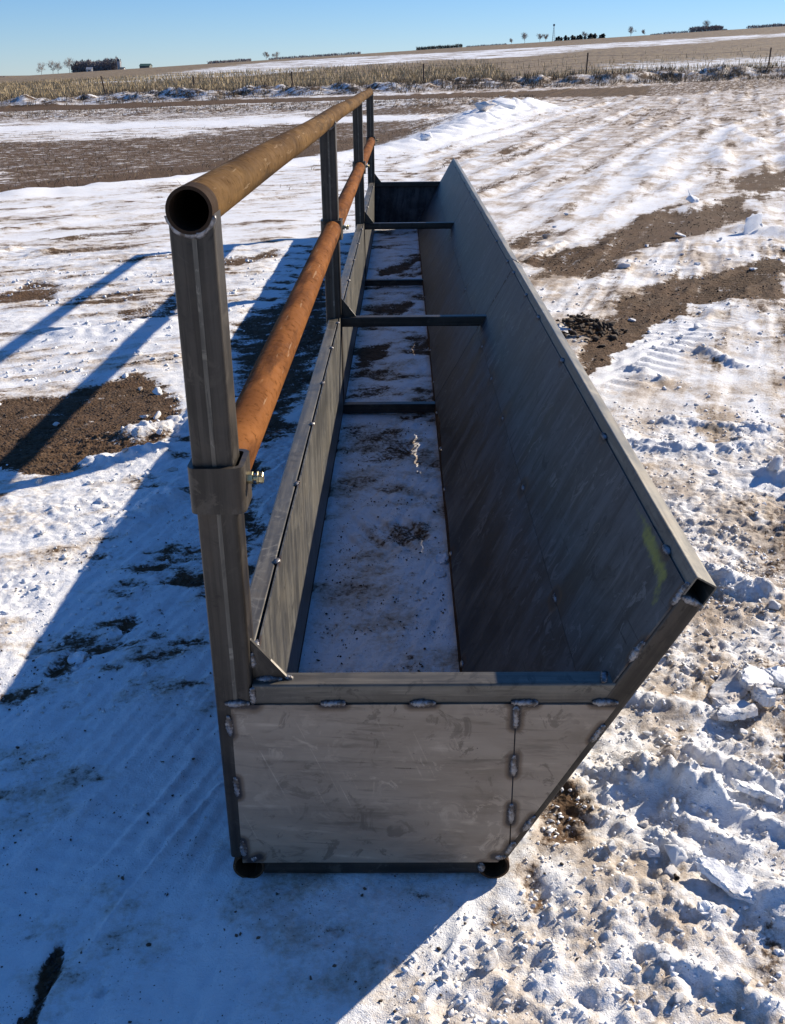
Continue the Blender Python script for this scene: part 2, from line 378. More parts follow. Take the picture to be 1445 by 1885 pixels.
def build_ground():
    V, F, A = [], [], []
    off = 0
    for li, (x0, x1, y0, y1, st) in enumerate(LEVELS):
        nx = int(round((x1 - x0) / st)) + 1; ny = int(round((y1 - y0) / st)) + 1
        xs = x0 + np.arange(nx) * st; ys = y0 + np.arange(ny) * st
        X, Y = np.meshgrid(xs, ys)
        fx, fy = X.ravel(), Y.ravel()
        z, d, s, v = ground_fields(fx, fy, li)
        Z = z.reshape(ny, nx)
        if li + 1 < len(LEVELS):     # edge follows the next coarser grid so the sheet stays closed
            ost = LEVELS[li + 1][4]
            for ax, coord, const, idx in ((0, ys, x0, (slice(None), 0)), (0, ys, x1, (slice(None), -1)),
                                          (1, xs, y0, (0, slice(None))), (1, xs, y1, (-1, slice(None)))):
                oc = np.arange(round(coord[0] / ost), round(coord[-1] / ost) + 1) * ost
                if ax == 0: oz = ground_fields(np.full(oc.size, const), oc, li + 1)[0]
                else: oz = ground_fields(oc, np.full(oc.size, const), li + 1)[0]
                Z[idx] = np.interp(coord, oc, oz)
        V.append(np.stack([fx, fy, Z.ravel()], 1).astype(np.float32))
        A.append(np.stack([d, s, v], 1).astype(np.float32))
        i = np.arange(nx - 1); j = np.arange(ny - 1)
        I, J = np.meshgrid(i, j)
        keep = np.ones(I.shape, bool)
        if li > 0:
            a0, a1, b0, b1, _ = LEVELS[li - 1]
            cx = xs[I] + st / 2; cy = ys[J] + st / 2
            keep = ~((cx > a0) & (cx < a1) & (cy > b0) & (cy < b1))
        I = I[keep]; J = J[keep]
        q = J * nx + I + off
        F.append(np.stack([q, q + 1, q + nx + 1, q + nx], 1))
        off += nx * ny
    V = np.concatenate(V); F = np.concatenate(F).astype(np.int32); A = np.concatenate(A)
    used = np.zeros(len(V), bool); used[F.ravel()] = True      # drop vertices under the finer patches
    remap = np.cumsum(used) - 1
    V = V[used]; A = A[used]; F = remap[F].astype(np.int32)
    me = bpy.data.meshes.new("ground")
    me.vertices.add(len(V)); me.vertices.foreach_set("co", V.ravel())
    me.loops.add(F.size); me.loops.foreach_set("vertex_index", F.ravel())
    me.polygons.add(len(F))
    me.polygons.foreach_set("loop_start", np.arange(0, F.size, 4, dtype=np.int32))
    me.polygons.foreach_set("loop_total", np.full(len(F), 4, np.int32))
    me.update(calc_edges=True)
    me.polygons.foreach_set("use_smooth", np.ones(len(F), bool))
    for k, nm in enumerate(("bare", "stain", "dead")):
        at = me.attributes.new(nm, 'FLOAT', 'POINT')
        at.data.foreach_set("value", np.ascontiguousarray(A[:, k]))
    o = bpy.data.objects.new("ground", me); COL.objects.link(o)
    o['kind'] = 'structure'
    return o

# ------------------------------------------------------------------ materials
class NT:
    """a short hand for writing node trees"""
    def __init__(self, name):
        self.m = bpy.data.materials.new(name); self.m.use_nodes = True
        self.t = self.m.node_tree; self.n = self.t.nodes; self.l = self.t.links
        self.n.clear()
        self.out = self.n.new('ShaderNodeOutputMaterial')
        self.b = self.n.new('ShaderNodeBsdfPrincipled')
        self.l.new(self.b.outputs[0], self.out.inputs['Surface'])
    def put(self, sock, v):
        if hasattr(v, 'is_linked') or isinstance(v, bpy.types.NodeSocket): self.l.new(v, sock)
        elif isinstance(v, (tuple, list)) and len(v) == 3 and sock.type == 'RGBA': sock.default_value = (*v, 1)
        else: sock.default_value = v
    def attr(self, name):
        a = self.n.new('ShaderNodeAttribute'); a.attribute_name = name; return a.outputs['Fac']
    def coord(self, kind='Object'):
        return self.n.new('ShaderNodeTexCoord').outputs[kind]
    def map(self, vec, scale=(1, 1, 1), rot=(0, 0, 0), loc=(0, 0, 0)):
        m = self.n.new('ShaderNodeMapping'); self.l.new(vec, m.inputs['Vector'])
        m.inputs['Scale'].default_value = scale; m.inputs['Rotation'].default_value = rot; m.inputs['Location'].default_value = loc
        return m.outputs[0]
    def noise(self, vec, scale, detail=4, rough=.55, dist=0):
        t = self.n.new('ShaderNodeTexNoise'); self.l.new(vec, t.inputs['Vector'])
        t.inputs['Scale'].default_value = scale; t.inputs['Detail'].default_value = detail
        t.inputs['Roughness'].default_value = rough; t.inputs['Distortion'].default_value = dist
        return t.outputs['Fac']
    def voro(self, vec, scale, out='Distance', rand=1):
        t = self.n.new('ShaderNodeTexVoronoi'); self.l.new(vec, t.inputs['Vector'])
        t.inputs['Scale'].default_value = scale; t.inputs['Randomness'].default_value = rand
        return t.outputs[out]
    def math(self, op, a, b=0.0, c=None):
        m = self.n.new('ShaderNodeMath'); m.operation = op
        self.put(m.inputs[0], a); self.put(m.inputs[1], b)
        if c is not None: self.put(m.inputs[2], c)
        return m.outputs[0]
    def range(self, v, a, b, c=0.0, d=1.0, smooth=True):
        m = self.n.new('ShaderNodeMapRange'); m.interpolation_type = 'SMOOTHSTEP' if smooth else 'LINEAR'
        self.put(m.inputs['Value'], v)
        m.inputs['From Min'].default_value = a; m.inputs['From Max'].default_value = b
        m.inputs['To Min'].default_value = c; m.inputs['To Max'].default_value = d
        return m.outputs['Result']
    def mix(self, f, a, b, blend='MIX'):
        m = self.n.new('ShaderNodeMix'); m.data_type = 'RGBA'; m.blend_type = blend
        self.put(m.inputs[0], f); self.put(m.inputs[6], a); self.put(m.inputs[7], b)
        return m.outputs[2]
    def bump(self, h, strength, dist=.01, normal=None):
        m = self.n.new('ShaderNodeBump'); self.l.new(h, m.inputs['Height'])
        m.inputs['Strength'].default_value = strength; m.inputs['Distance'].default_value = dist
        if normal is not None: self.l.new(normal, m.inputs['Normal'])
        return m.outputs[0]
    def set(self, **k):
        for a, v in k.items(): self.put(self.b.inputs[a.replace('_', ' ')], v)
        return self.m

def mat_ground():
    t = NT("snow_and_earth")
    co = t.coord('Object')
    bare, stain, dead = t.attr('bare'), t.attr('stain'), t.attr('dead')
    n1 = t.noise(co, 9, 6, .62); n2 = t.noise(co, 60, 5, .65); n3 = t.noise(co, 2.2, 5, .6)
    sx = t.n.new('ShaderNodeSeparateXYZ'); t.l.new(co, sx.inputs[0])
    st_r = t.noise(t.map(t.map(co, (1, 1, 1), (0, 0, math.radians(-72))), (1.3, 8.5, 3)), 1, 7, .66)
    st_l = t.noise(t.map(t.map(co, (1, 1, 1), (0, 0, math.radians(-25))), (1.6, 9.5, 3)), 1, 7, .66)
    sm = t.n.new('ShaderNodeMix'); t.put(sm.inputs[0], t.range(sx.outputs[0], -.6, .9)); t.put(sm.inputs[2], st_l); t.put(sm.inputs[3], st_r)
    stk = sm.outputs[0]
    nn = t.math('ADD', t.math('MULTIPLY', t.math('SUBTRACT', n1, .5), 1.0), t.math('MULTIPLY', t.math('SUBTRACT', n2, .5), 1.0))
    nn = t.math('ADD', nn, t.math('MULTIPLY', t.math('SUBTRACT', stk, .5), 1.5))
    v = t.math('ADD', bare, t.math('MULTIPLY', nn, t.range(bare, 0, .4, .55, .95)))
    fb = t.range(v, .38, .66)
    # earth: gravelly
    g1 = t.voro(co, 95, 'Color'); g2 = t.noise(co, 26, 6, .7); g3 = t.noise(co, 160, 3, .6)
    gs = t.n.new('ShaderNodeSeparateColor'); t.l.new(g1, gs.inputs[0])
    e = t.mix(t.range(g2, .3, .7), (.046, .026, .013), (.112, .066, .035))
    e = t.mix(t.range(gs.outputs[0], .6, 1.0, 0, .4), e, (.17, .12, .08))
    e = t.mix(t.range(g3, .55, .75, 0, .6), e, (.03, .02, .014))
    e = t.mix(t.range(n3, .35, .7, 0, .35), e, (.12, .062, .03))
    # snow with trodden-in earth
    st = t.math('ADD', stain, t.math('MULTIPLY', t.math('SUBTRACT', n1, .5), .7))
    st = t.math('ADD', st, t.math('MULTIPLY', t.math('SUBTRACT', n2, .5), .5))
    st = t.math('ADD', st, t.math('MULTIPLY', t.math('MAXIMUM', v, 0), .75))
    st = t.math('ADD', st, t.math('MULTIPLY', t.math('SUBTRACT', stk, .5), .6))
    s = t.mix(t.range(st, .26, .95, 0, .95), (.81, .81, .815), (.50, .405, .305))
    s = t.mix(t.range(t.math('ADD', st, t.math('MULTIPLY', g3, .5)), .95, 1.35, 0, .8), s, (.30, .21, .13))
    s = t.mix(t.range(n3, .3, .7, 0, .25), s, (.72, .75, .79))
    # specks of grit
    sp = t.voro(co, 38, 'Distance')
    s = t.mix(t.math('MULTIPLY', t.range(sp, .10, .04), t.range(t.noise(co, 3.1, 3), .45, .6)), s, (.09, .065, .05))
    sp2 = t.voro(co, 120, 'Distance'); cl = t.noise(co, 7, 4, .7)
    s = t.mix(t.math('MULTIPLY', t.range(sp2, .24, .10), t.range(cl, .49, .64, 0, .85)), s, (.075, .052, .038))
    base = t.mix(fb, s, e)
    # dead stubble beyond the fence
    d1 = t.noise(t.map(co, (1.0, .35, 1)), 1.6, 6, .7); d2 = t.noise(t.map(co, (.06, .25, .1)), 1, 4, .6)
    dv = t.math('ADD', dead, t.math('MULTIPLY', t.math('SUBTRACT', d1, .5), .8))
    dv = t.math('ADD', dv, t.math('MULTIPLY', t.math('SUBTRACT', d2, .5), .5))
    fd = t.range(dv, .36, .62)
    dc = t.mix(t.range(d1, .35, .65), (.130, .088, .042), (.31, .225, .112))
    dc = t.mix(t.range(d2, .4, .7, 0, .5), dc, (.24, .16, .08))
    far_on = t.range(dead, .005, .03)
    base = t.mix(t.math('MULTIPLY', fd, far_on), base, dc)
    rough = t.range(fb, 0, 1, .62, .95, False)
    hgt = t.math('ADD', t.math('MULTIPLY', t.noise(co, 75, 5, .65), .8), t.math('MULTIPLY', t.noise(co, 300, 3, .6), .25))
    hg = t.math('ADD', t.math('MULTIPLY', t.voro(co, 70), 1.0), t.math('MULTIPLY', g3, .6))
    hh = t.n.new('ShaderNodeMix'); t.put(hh.inputs[0], fb); t.put(hh.inputs[2], hgt); t.put(hh.inputs[3], hg)
    nb = t.bump(hh.outputs[0], .55, .012)
    return t.set(Base_Color=base, Roughness=rough, Normal=nb, Specular_IOR_Level=.25)

def mat_snow_lump(name="loose_snow", tan=.25):
    t = NT(name); co = t.coord('Object')
    n1 = t.noise(co, 18, 5, .6); n2 = t.noise(co, 120, 4, .6)
    oi = t.n.new('ShaderNodeObjectInfo').outputs['Random']
    c = t.mix(t.range(t.math('ADD', n1, t.math('MULTIPLY', t.math('SUBTRACT', oi, .5), .25)), .42, .75, 0, tan * 2.4), (.82, .83, .85), (.50, .40, .30))
    return t.set(Base_Color=c, Roughness=.65, Specular_IOR_Level=.25, Normal=t.bump(t.math('ADD', n2, n1), .5, .006))

def mat_grit():
    t = NT("grit"); co = t.coord('Object')
    n = t.noise(co, 14, 3, .6)
    c = t.mix(t.range(n, .35, .65), (.040, .027, .019), (.115, .082, .058))
    return t.set(Base_Color=c, Roughness=.9)

def mat_steel(name, dark, light, metallic=.35, rough=(.34, .55), streak=(1.2, 26, 1), rot=0.0, tint=(.09, .06, .04), tint_k=.35, paint=False, spec=.5, fr=(.42, .64)):
    t = NT(name); uv = t.coord('UV')
    ru = t.map(uv, (1, 1, 1), (0, 0, rot))
    s1 = t.noise(t.map(ru, streak), 1.0, 6, .62, .25); s2 = t.noise(ru, 5.5, 6, .62, .6)
    s3 = t.noise(t.map(ru, (streak[0] * 3.3, streak[1] * 3.3, 1)), 1.0, 4, .6)
    f = t.math('ADD', t.math('MULTIPLY', s1, .62), t.math('MULTIPLY', s2, .42))
    c = t.mix(t.range(f, fr[0], fr[1]), dark, light)
    c = t.mix(t.range(s3, .56, .74, 0, .6), c, tuple(x * 1.5 for x in light))
    c = t.mix(t.range(s3, .46, .30, 0, .6), c, tuple(x * .6 for x in dark))
    c = t.mix(t.range(s2, .50, .74, 0, tint_k), c, tint)
    sp = t.voro(uv, 34, 'Distance')
    c = t.mix(t.math('MULTIPLY', t.range(sp, .07, .03), t.range(s2, .5, .6)), c, (.03, .02, .015))
    # handling scratches and scale that has flaked
    k1 = t.noise(t.map(t.map(uv, (1, 1, 1), (0, 0, .06)), (2.2, 130, 1)), 1, 3, .5); k2 = t.noise(t.map(t.map(uv, (1, 1, 1), (0, 0, 1.2)), (2.6, 150, 1)), 1, 2, .5)
    c = t.mix(t.math('MULTIPLY', t.range(k1, .64, .70), t.range(s2, .44, .60, 0, .7)), c, tuple(x * .35 for x in dark))
    c = t.mix(t.math('MULTIPLY', t.range(k2, .68, .73), t.range(s1, .40, .62, 0, .5)), c, tuple(min(1, x * 1.9) for x in light))
    fl = t.noise(uv, 14, 7, .72, 1.2); f2 = t.noise(uv, 2.6, 4, .6, .4)
    c = t.mix(t.math('MULTIPLY', t.range(fl, .54, .62), t.range(f2, .44, .60, 0, .8)), c, tuple(x * 1.35 for x in light))
    c = t.mix(t.math('MULTIPLY', t.range(fl, .46, .38), t.range(f2, .56, .42, 0, .75)), c, tuple(x * .7 for x in dark))
    if paint:
        pk = t.attr('paint')
        pn = t.noise(uv, 30, 5, .7)
        c = t.mix(t.range(t.math('ADD', pk, t.math('MULTIPLY', t.math('SUBTRACT', pn, .5), 1.4)), .30, .95, 0, .75), c, (.30, .30, .045))
    h = t.attr('scorch')
    hn = t.math('ADD', h, t.math('MULTIPLY', t.math('SUBTRACT', s2, .5), .35))
    hn = t.math('MULTIPLY', hn, t.range(h, .02, .12))
    c = t.mix(t.range(hn, .06, .34, 0, .62), c, (.085, .046, .022))
    c = t.mix(t.range(hn, .30, .62, 0, .85), c, (.016, .015, .020))
    r = t.range(t.math('ADD', t.math('MULTIPLY', s1, .5), t.math('MULTIPLY', s2, .5)), .3, .7, rough[0], rough[1])
    return t.set(Base_Color=c, Metallic=metallic, Roughness=r, Specular_IOR_Level=spec,
                 Normal=t.bump(t.math('ADD', t.math('MULTIPLY', s2, .5), t.math('MULTIPLY', s3, .5)), .10, .004))

def mat_rust(name, a, b, c_, streaks):
    t = NT(name); uv = t.coord('UV'); co = t.coord('Object')
    n1 = t.noise(t.map(co, (1, .35, 1)), 8, 6, .65, .5); n2 = t.noise(co, 45, 5, .7); n3 = t.noise(t.map(co, (1, .12, 1)), 16, 5, .65)
    c = t.mix(t.range(n1, .32, .68), a, b)
    c = t.mix(t.range(n3, .48, .66, 0, .8), c, c_)
    c = t.mix(t.range(n2, .54, .68, 0, .7), c, tuple(x * .38 for x in a))
    c = t.mix(t.range(t.noise(co, 3.2, 4, .6), .55, .7, 0, .6), c, tuple(x * .55 for x in a))
    sc = t.noise(t.map(uv, (5, 70, 1), (0, 0, .22)), 1, 3, .5)       # scratches
    c = t.mix(t.range(sc, .64, .69, 0, streaks), c, (.48, .36, .24))
    ed = t.attr('scorch')
    c = t.mix(ed, c, (.035, .024, .018))
    return t.set(Base_Color=c, Roughness=t.range(n2, .3, .7, .6, .9), Metallic=0.0, Specular_IOR_Level=.03,
                 Normal=t.bump(t.math('ADD', n2, t.math('MULTIPLY', n1, .6)), .22, .004))

def mat_weld():
    t = NT("weld_metal"); co = t.coord('Object')
    n = t.noise(co, 90, 4, .6)
    c = t.mix(t.range(n, .38, .62), (.27, .27, .28), (.09, .075, .065))
    return t.set(Base_Color=c, Metallic=.55, Roughness=.42, Normal=t.bump(n, .4, .002))

def mat_plain(name, c1, c2, scale=3, rough=.8, metallic=0.0, stretch=(1, 1, 1)):
    t = NT(name); co = t.coord('Object')
    n = t.noise(t.map(co, stretch), scale, 4, .6)
    return t.set(Base_Color=t.mix(t.range(n, .35, .65), c1, c2), Roughness=rough, Metallic=metallic)

M = dict(
    ground=mat_ground(),
    lump=mat_snow_lump(), lump_tan=mat_snow_lump("tan_snow", .45), grit=mat_grit(),
    tube=mat_steel("mill_scale_tube", (.025, .0205, .016), (.062, .052, .041), .30, (.34, .52), (1.0, 34, 1), 0, (.085, .055, .032), .35, spec=.4),
    tube_worn=mat_steel("worn_tube", (.085, .076, .062), (.185, .165, .132), .30, (.34, .54), (1.3, 26, 1), 0, (.085, .060, .038), .5, spec=.4),
    sheet=mat_steel("mill_scale_sheet", (.019, .022, .027), (.112, .112, .112), .22, (.40, .60), (11, 1.3, 1), math.radians(9), (.075, .065, .055), .3, True, .3),
    sheet_low=mat_steel("mill_scale_sheet_low", (.020, .023, .027), (.100, .103, .106), .22, (.40, .60), (7, 1.4, 1), math.radians(12), (.080, .066, .052), .35, False, .3),
    inner=mat_steel("inner_sheet", (.070, .066, .058), (.155, .146, .128), .30, (.36, .56), (24, 1.3, 1), 0, (.10, .075, .045), .4, spec=.4),
    plate=mat_steel("end_plate_steel", (.19, .146, .105), (.345, .275, .203), .15, (.38, .58), (1.6, 11, 1), .06, (.21, .155, .105), .55, spec=.4, fr=(.30, .66)),
    rust=mat_rust("ochre_rust", (.086, .047, .018), (.155, .089, .035), (.045, .028, .015), .22),
    rust_orange=mat_rust("orange_rust", (.125, .046, .014), (.225, .087, .026), (.050, .020, .009), .28),
    skid=mat_rust("dark_rust", (.06, .036, .022), (.10, .056, .03), (.04, .028, .02), .2),
    weld=mat_weld(),
    bright=mat_plain("sunlit_cut_steel", (.42, .39, .34), (.30, .26, .21), 40, .4, .35),  # cut steel, lightened to stand for sun on the gusset edge
    zinc=mat_plain("zinc_bolt", (.55, .47, .26), (.35, .30, .18), 60, .32, .85),
    post=mat_plain("weathered_post", (.05, .035, .028), (.09, .06, .045), 6, .9),
    wire=mat_plain("wire", (.09, .075, .065), (.14, .11, .09), 6, .6, .5),
    bark=mat_plain("bare_bark", (.10, .085, .075), (.17, .145, .125), 1.0, .9),
    twig=mat_plain("bare_twigs", (.28, .24, .22), (.36, .32, .29), 1.0, .9),
    wood=mat_plain("winter_wood", (.20, .17, .17), (.30, .27, .26), .5, .95),
    green=mat_plain("evergreen", (.05, .058, .045), (.085, .09, .07), .8, .9),
    straw=mat_plain("corn_straw", (.30, .22, .11), (.52, .41, .24), .9, .8),
    weed=mat_plain("dry_weed", (.12, .085, .05), (.22, .165, .10), 1.2, .9),
    silo=mat_plain("silo_concrete", (.36, .36, .37), (.44, .44, .45), .4, .8),
    dome=mat_plain("dark_dome", (.05, .07, .08), (.07, .09, .10), .4, .5),
    barn_green=mat_plain("green_roof", (.03, .075, .055), (.045, .095, .07), .3, .6),
    barn_wall=mat_plain("barn_wall", (.10, .12, .11), (.15, .16, .15), .3, .8),
    house=mat_plain("house_wall", (.55, .52, .48), (.66, .63, .58), .3, .8),
    mast=mat_plain("mast_steel", (.16, .17, .18), (.22, .23, .24), 1, .6),
)

# ------------------------------------------------------------------ building helpers
def link(name, me, parent=None, mat=None, inv=None):
    o = bpy.data.objects.new(name, me); COL.objects.link(o)
    if mat is not None and me is not None and not me.materials: me.materials.append(mat)
    if parent is not None:
        o.parent = parent
        if inv is not None: o.matrix_parent_inverse = inv
    return o

def tag(o, label=None, category=None, group=None, kind=None):
    for k, v in (('label', label), ('category', category), ('group', group), ('kind', kind)):
        if v: o[k] = v
    return o

def empty(name, loc, label, category, group=None):
    o = bpy.data.objects.new(name, None); COL.objects.link(o)
    o.location = loc; o.empty_display_size = .2
    return tag(o, label, category, group)

def mesh(name, V, F, mat=None, uv=None, smooth=None, attrs=None):
    me = bpy.data.meshes.new(name)
    me.from_pydata([tuple(map(float, v)) for v in V], [], [tuple(map(int, f)) for f in F])
    if uv is not None:
        ly = me.uv_layers.new(name="UVMap")
        flat = np.array([c for f in uv for c in f], np.float32).ravel()
        ly.data.foreach_set("uv", flat)
    if attrs:
        for k, a in attrs.items():
            at = me.attributes.new(k, 'FLOAT', 'POINT'); at.data.foreach_set("value", np.asarray(a, np.float32))
    if smooth is not None:
        me.polygons.foreach_set("use_smooth", np.ones(len(me.polygons), bool))
        me.set_sharp_from_angle(angle=math.radians(smooth))
    me.update()
    if mat is not None: me.materials.append(mat)
    return me

def weighted(o):
    m = o.modifiers.new("weighted_normals", 'WEIGHTED_NORMAL'); m.keep_sharp = True; m.weight = 60
    return o

def round_rect(w, h, r, seg=4):
    P = []
    for cx, cy, a0 in ((w / 2 - r, h / 2 - r, 0), (-w / 2 + r, h / 2 - r, 90), (-w / 2 + r, -h / 2 + r, 180), (w / 2 - r, -h / 2 + r, 270)):
        for i in range(seg + 1):
            a = math.radians(a0 + 90 * i / seg); P.append((cx + r * math.cos(a), cy + r * math.sin(a)))
    return P

def tube_mesh(name, p0, p1, outer, inner, xdir, mat, end0=None, end1=None, rings=1, smooth=32, heat=None):
    """hollow bar from p0 to p1; outer/inner are matching outlines; end0/end1(u, v) trim each end lengthways"""
    p0, p1 = Vector(p0), Vector(p1); ax = (p1 - p0); L = ax.length; ax.normalize()
    xd = (Vector(xdir) - ax * Vector(xdir).dot(ax)).normalized(); yd = ax.cross(xd)
    n = len(outer); V = []; F = []; UV = []; H = []
    per = [0]
    for i in range(n): per.append(per[-1] + math.dist(outer[i], outer[(i + 1) % n]))
    ts = [i / rings for i in range(rings + 1)] if isinstance(rings, int) else list(rings)
    R_ = len(ts)
    def add(P, s):
        base = len(V)
        for (u, v) in P:
            a = (end0(u, v) if end0 else 0.0); b = L + (end1(u, v) if end1 else 0.0)
            q = a + (b - a) * s
            V.append(p0 + ax * q + xd * u + yd * v); H.append(heat(s * L) if heat else 0.0)
        return base
    ob = [add(outer, s) for s in ts]; ib = [add(inner, ts[0]), add(inner, ts[-1])]
    for k in range(R_ - 1):
        for i in range(n):
            j = (i + 1) % n
            F.append((ob[k] + i, ob[k] + j, ob[k + 1] + j, ob[k + 1] + i))
            UV.append(((ts[k] * L, per[i]), (ts[k] * L, per[i + 1]), (ts[k + 1] * L, per[i + 1]), (ts[k + 1] * L, per[i])))
    for i in range(n):
        j = (i + 1) % n
        F.append((ib[0] + j, ib[0] + i, ib[1] + i, ib[1] + j)); UV.append(((0, per[i + 1]), (0, per[i]), (L, per[i]), (L, per[i + 1])))
        F.append((ob[0] + j, ob[0] + i, ib[0] + i, ib[0] + j)); UV.append(((0, per[i + 1]), (0, per[i]), (.006, per[i]), (.006, per[i + 1])))
        F.append((ob[-1] + i, ob[-1] + j, ib[1] + j, ib[1] + i)); UV.append(((L, per[i]), (L, per[i + 1]), (L + .006, per[i + 1]), (L + .006, per[i])))
    off = random.random() * 20
    UV = [tuple((u + off, v + off * .37) for u, v in f) for f in UV]
    return mesh(name, V, F, mat, UV, smooth, {'scorch': H} if heat else None)

def box_tube(name, p0, p1, w, h, xdir, mat, r=.006, t=.005, parent=None, inv=None, **k):
    me = tube_mesh(name, p0, p1, round_rect(w, h, r), round_rect(w - 2 * t, h - 2 * t, max(r - t, .0015)), xdir, mat, **k)
    return weighted(link(name, me, parent, None, inv))

def circle(r, n=40):
    return [(r * math.cos(2 * math.pi * i / n), r * math.sin(2 * math.pi * i / n)) for i in range(n)]

def pipe(name, p0, p1, r, mat, t=.006, n=40, parent=None, inv=None, **k):
    me = tube_mesh(name, p0, p1, circle(r, n), circle(r - t, n), (1, 0, 0.001), mat, smooth=50, **k)
    return link(name, me, parent, None, inv)

def slab_mesh(name, P, back, mat, UVg, attrs_fn=None):
    """sheet: front grid P[nv][nu] and a back face offset by the vector back"""
    P = np.asarray(P, float); nv, nu, _ = P.shape
    V = np.concatenate([P.reshape(-1, 3), (P + np.asarray(back)).reshape(-1, 3)])
    N = nv * nu
    F = []; UV = []
    U = np.asarray(UVg, float).reshape(-1, 2)
    def q(a, b, c, d):
        F.append((a, b, c, d)); UV.append(tuple(tuple(U[i % N]) for i in (a, b, c, d)))
    for j in range(nv - 1):
        for i in range(nu - 1):
            a = j * nu + i; q(a, a + 1, a + nu + 1, a + nu)
            q(N + a, N + a + nu, N + a + nu + 1, N + a + 1)
    for i in range(nu - 1):
        a = i; q(a + 1, a, N + a, N + a + 1)
        a = (nv - 1) * nu + i; q(a, a + 1, N + a + 1, N + a)
    for j in range(nv - 1):
        a = j * nu; q(a, a + nu, N + a + nu, N + a)
        a = j * nu + nu - 1; q(a + nu, a, N + a, N + a + nu)
    return mesh(name, V, F, mat, UV, 40, attrs_fn(V) if attrs_fn else None)

def bead_mesh(seed, L=.054, w=.0155, h=.0058, n=16, m=7):
    r = random.Random(seed); V = []; F = []
    for i in range(n):
        s = i / (n - 1); e = max(0.02, math.sin(math.pi * min(1, max(0, s * .94 + .03)))) ** .35
        rip = (1 + .16 * math.sin(i * 2.3 + seed) + r.uniform(-.1, .1)) * (.82 + .3 * math.sin(seed * 1.7 + s * 3.1) ** 2)
        dy = r.uniform(-.0006, .0006)
        for j in range(m):
            a = math.pi * j / (m - 1)
            V.append(((s - .5) * L, math.cos(a) * w / 2 * e * rip + dy, math.sin(a) * h * e * rip - .0006))
    for i in range(n - 1):
        for j in range(m - 1):
            a = i * m + j; F.append((a, a + m, a + m + 1, a + 1))
    F.append(tuple(range(m))); F.append(tuple(reversed(range((n - 1) * m, n * m))))
    return mesh("weld_bead", V, F, M['weld'], None, 70)

# ------------------------------------------------------------------ the feed bunk
POST_W = .078
Y_END = 10.08
POST_Y = (0.0, 3.305, 6.72, Y_END - POST_W)      # front face of each post
ROOT = Vector((.31, 5.04, 0.0))
INV = Matrix.Translation(-ROOT)
HEAT = []          # (a, b, reach): welds that leave a tint on the sheets
BEADS = []

def slope_pt(z, y, off=0.0):
    """point on the sloped side's inner plane at height z, raised by off towards the bunk's inside"""
    return np.array([.530 + .5625 * z - .8716 * off, y, z + .4902 * off])

def bead(c, along, normal, scale=1.0, reach=.0145, dark=False):
    along = Vector(along).normalized(); nz = Vector(normal); nz = (nz - along * nz.dot(along)).normalized()
    BEADS.append((Vector(c), along, nz, scale))
    h = along * (.022 * scale)
    HEAT.append((np.array(Vector(c) - h), np.array(Vector(c) + h), reach))

def heat_at(V):
    V = np.asarray(V); H = np.zeros(len(V))
    lo, hi = V.min(0) - .1, V.max(0) + .1
    for a, b, reach in HEAT:
        if (a < lo).any() or (a > hi).any(): continue
        d = b - a; t = np.clip(((V - a) @ d) / (d @ d), 0, 1)
        dist = np.linalg.norm(V - (a + t[:, None] * d), axis=1)
        H = np.maximum(H, np.exp(-(dist / reach) ** 2) * .85)
    return H

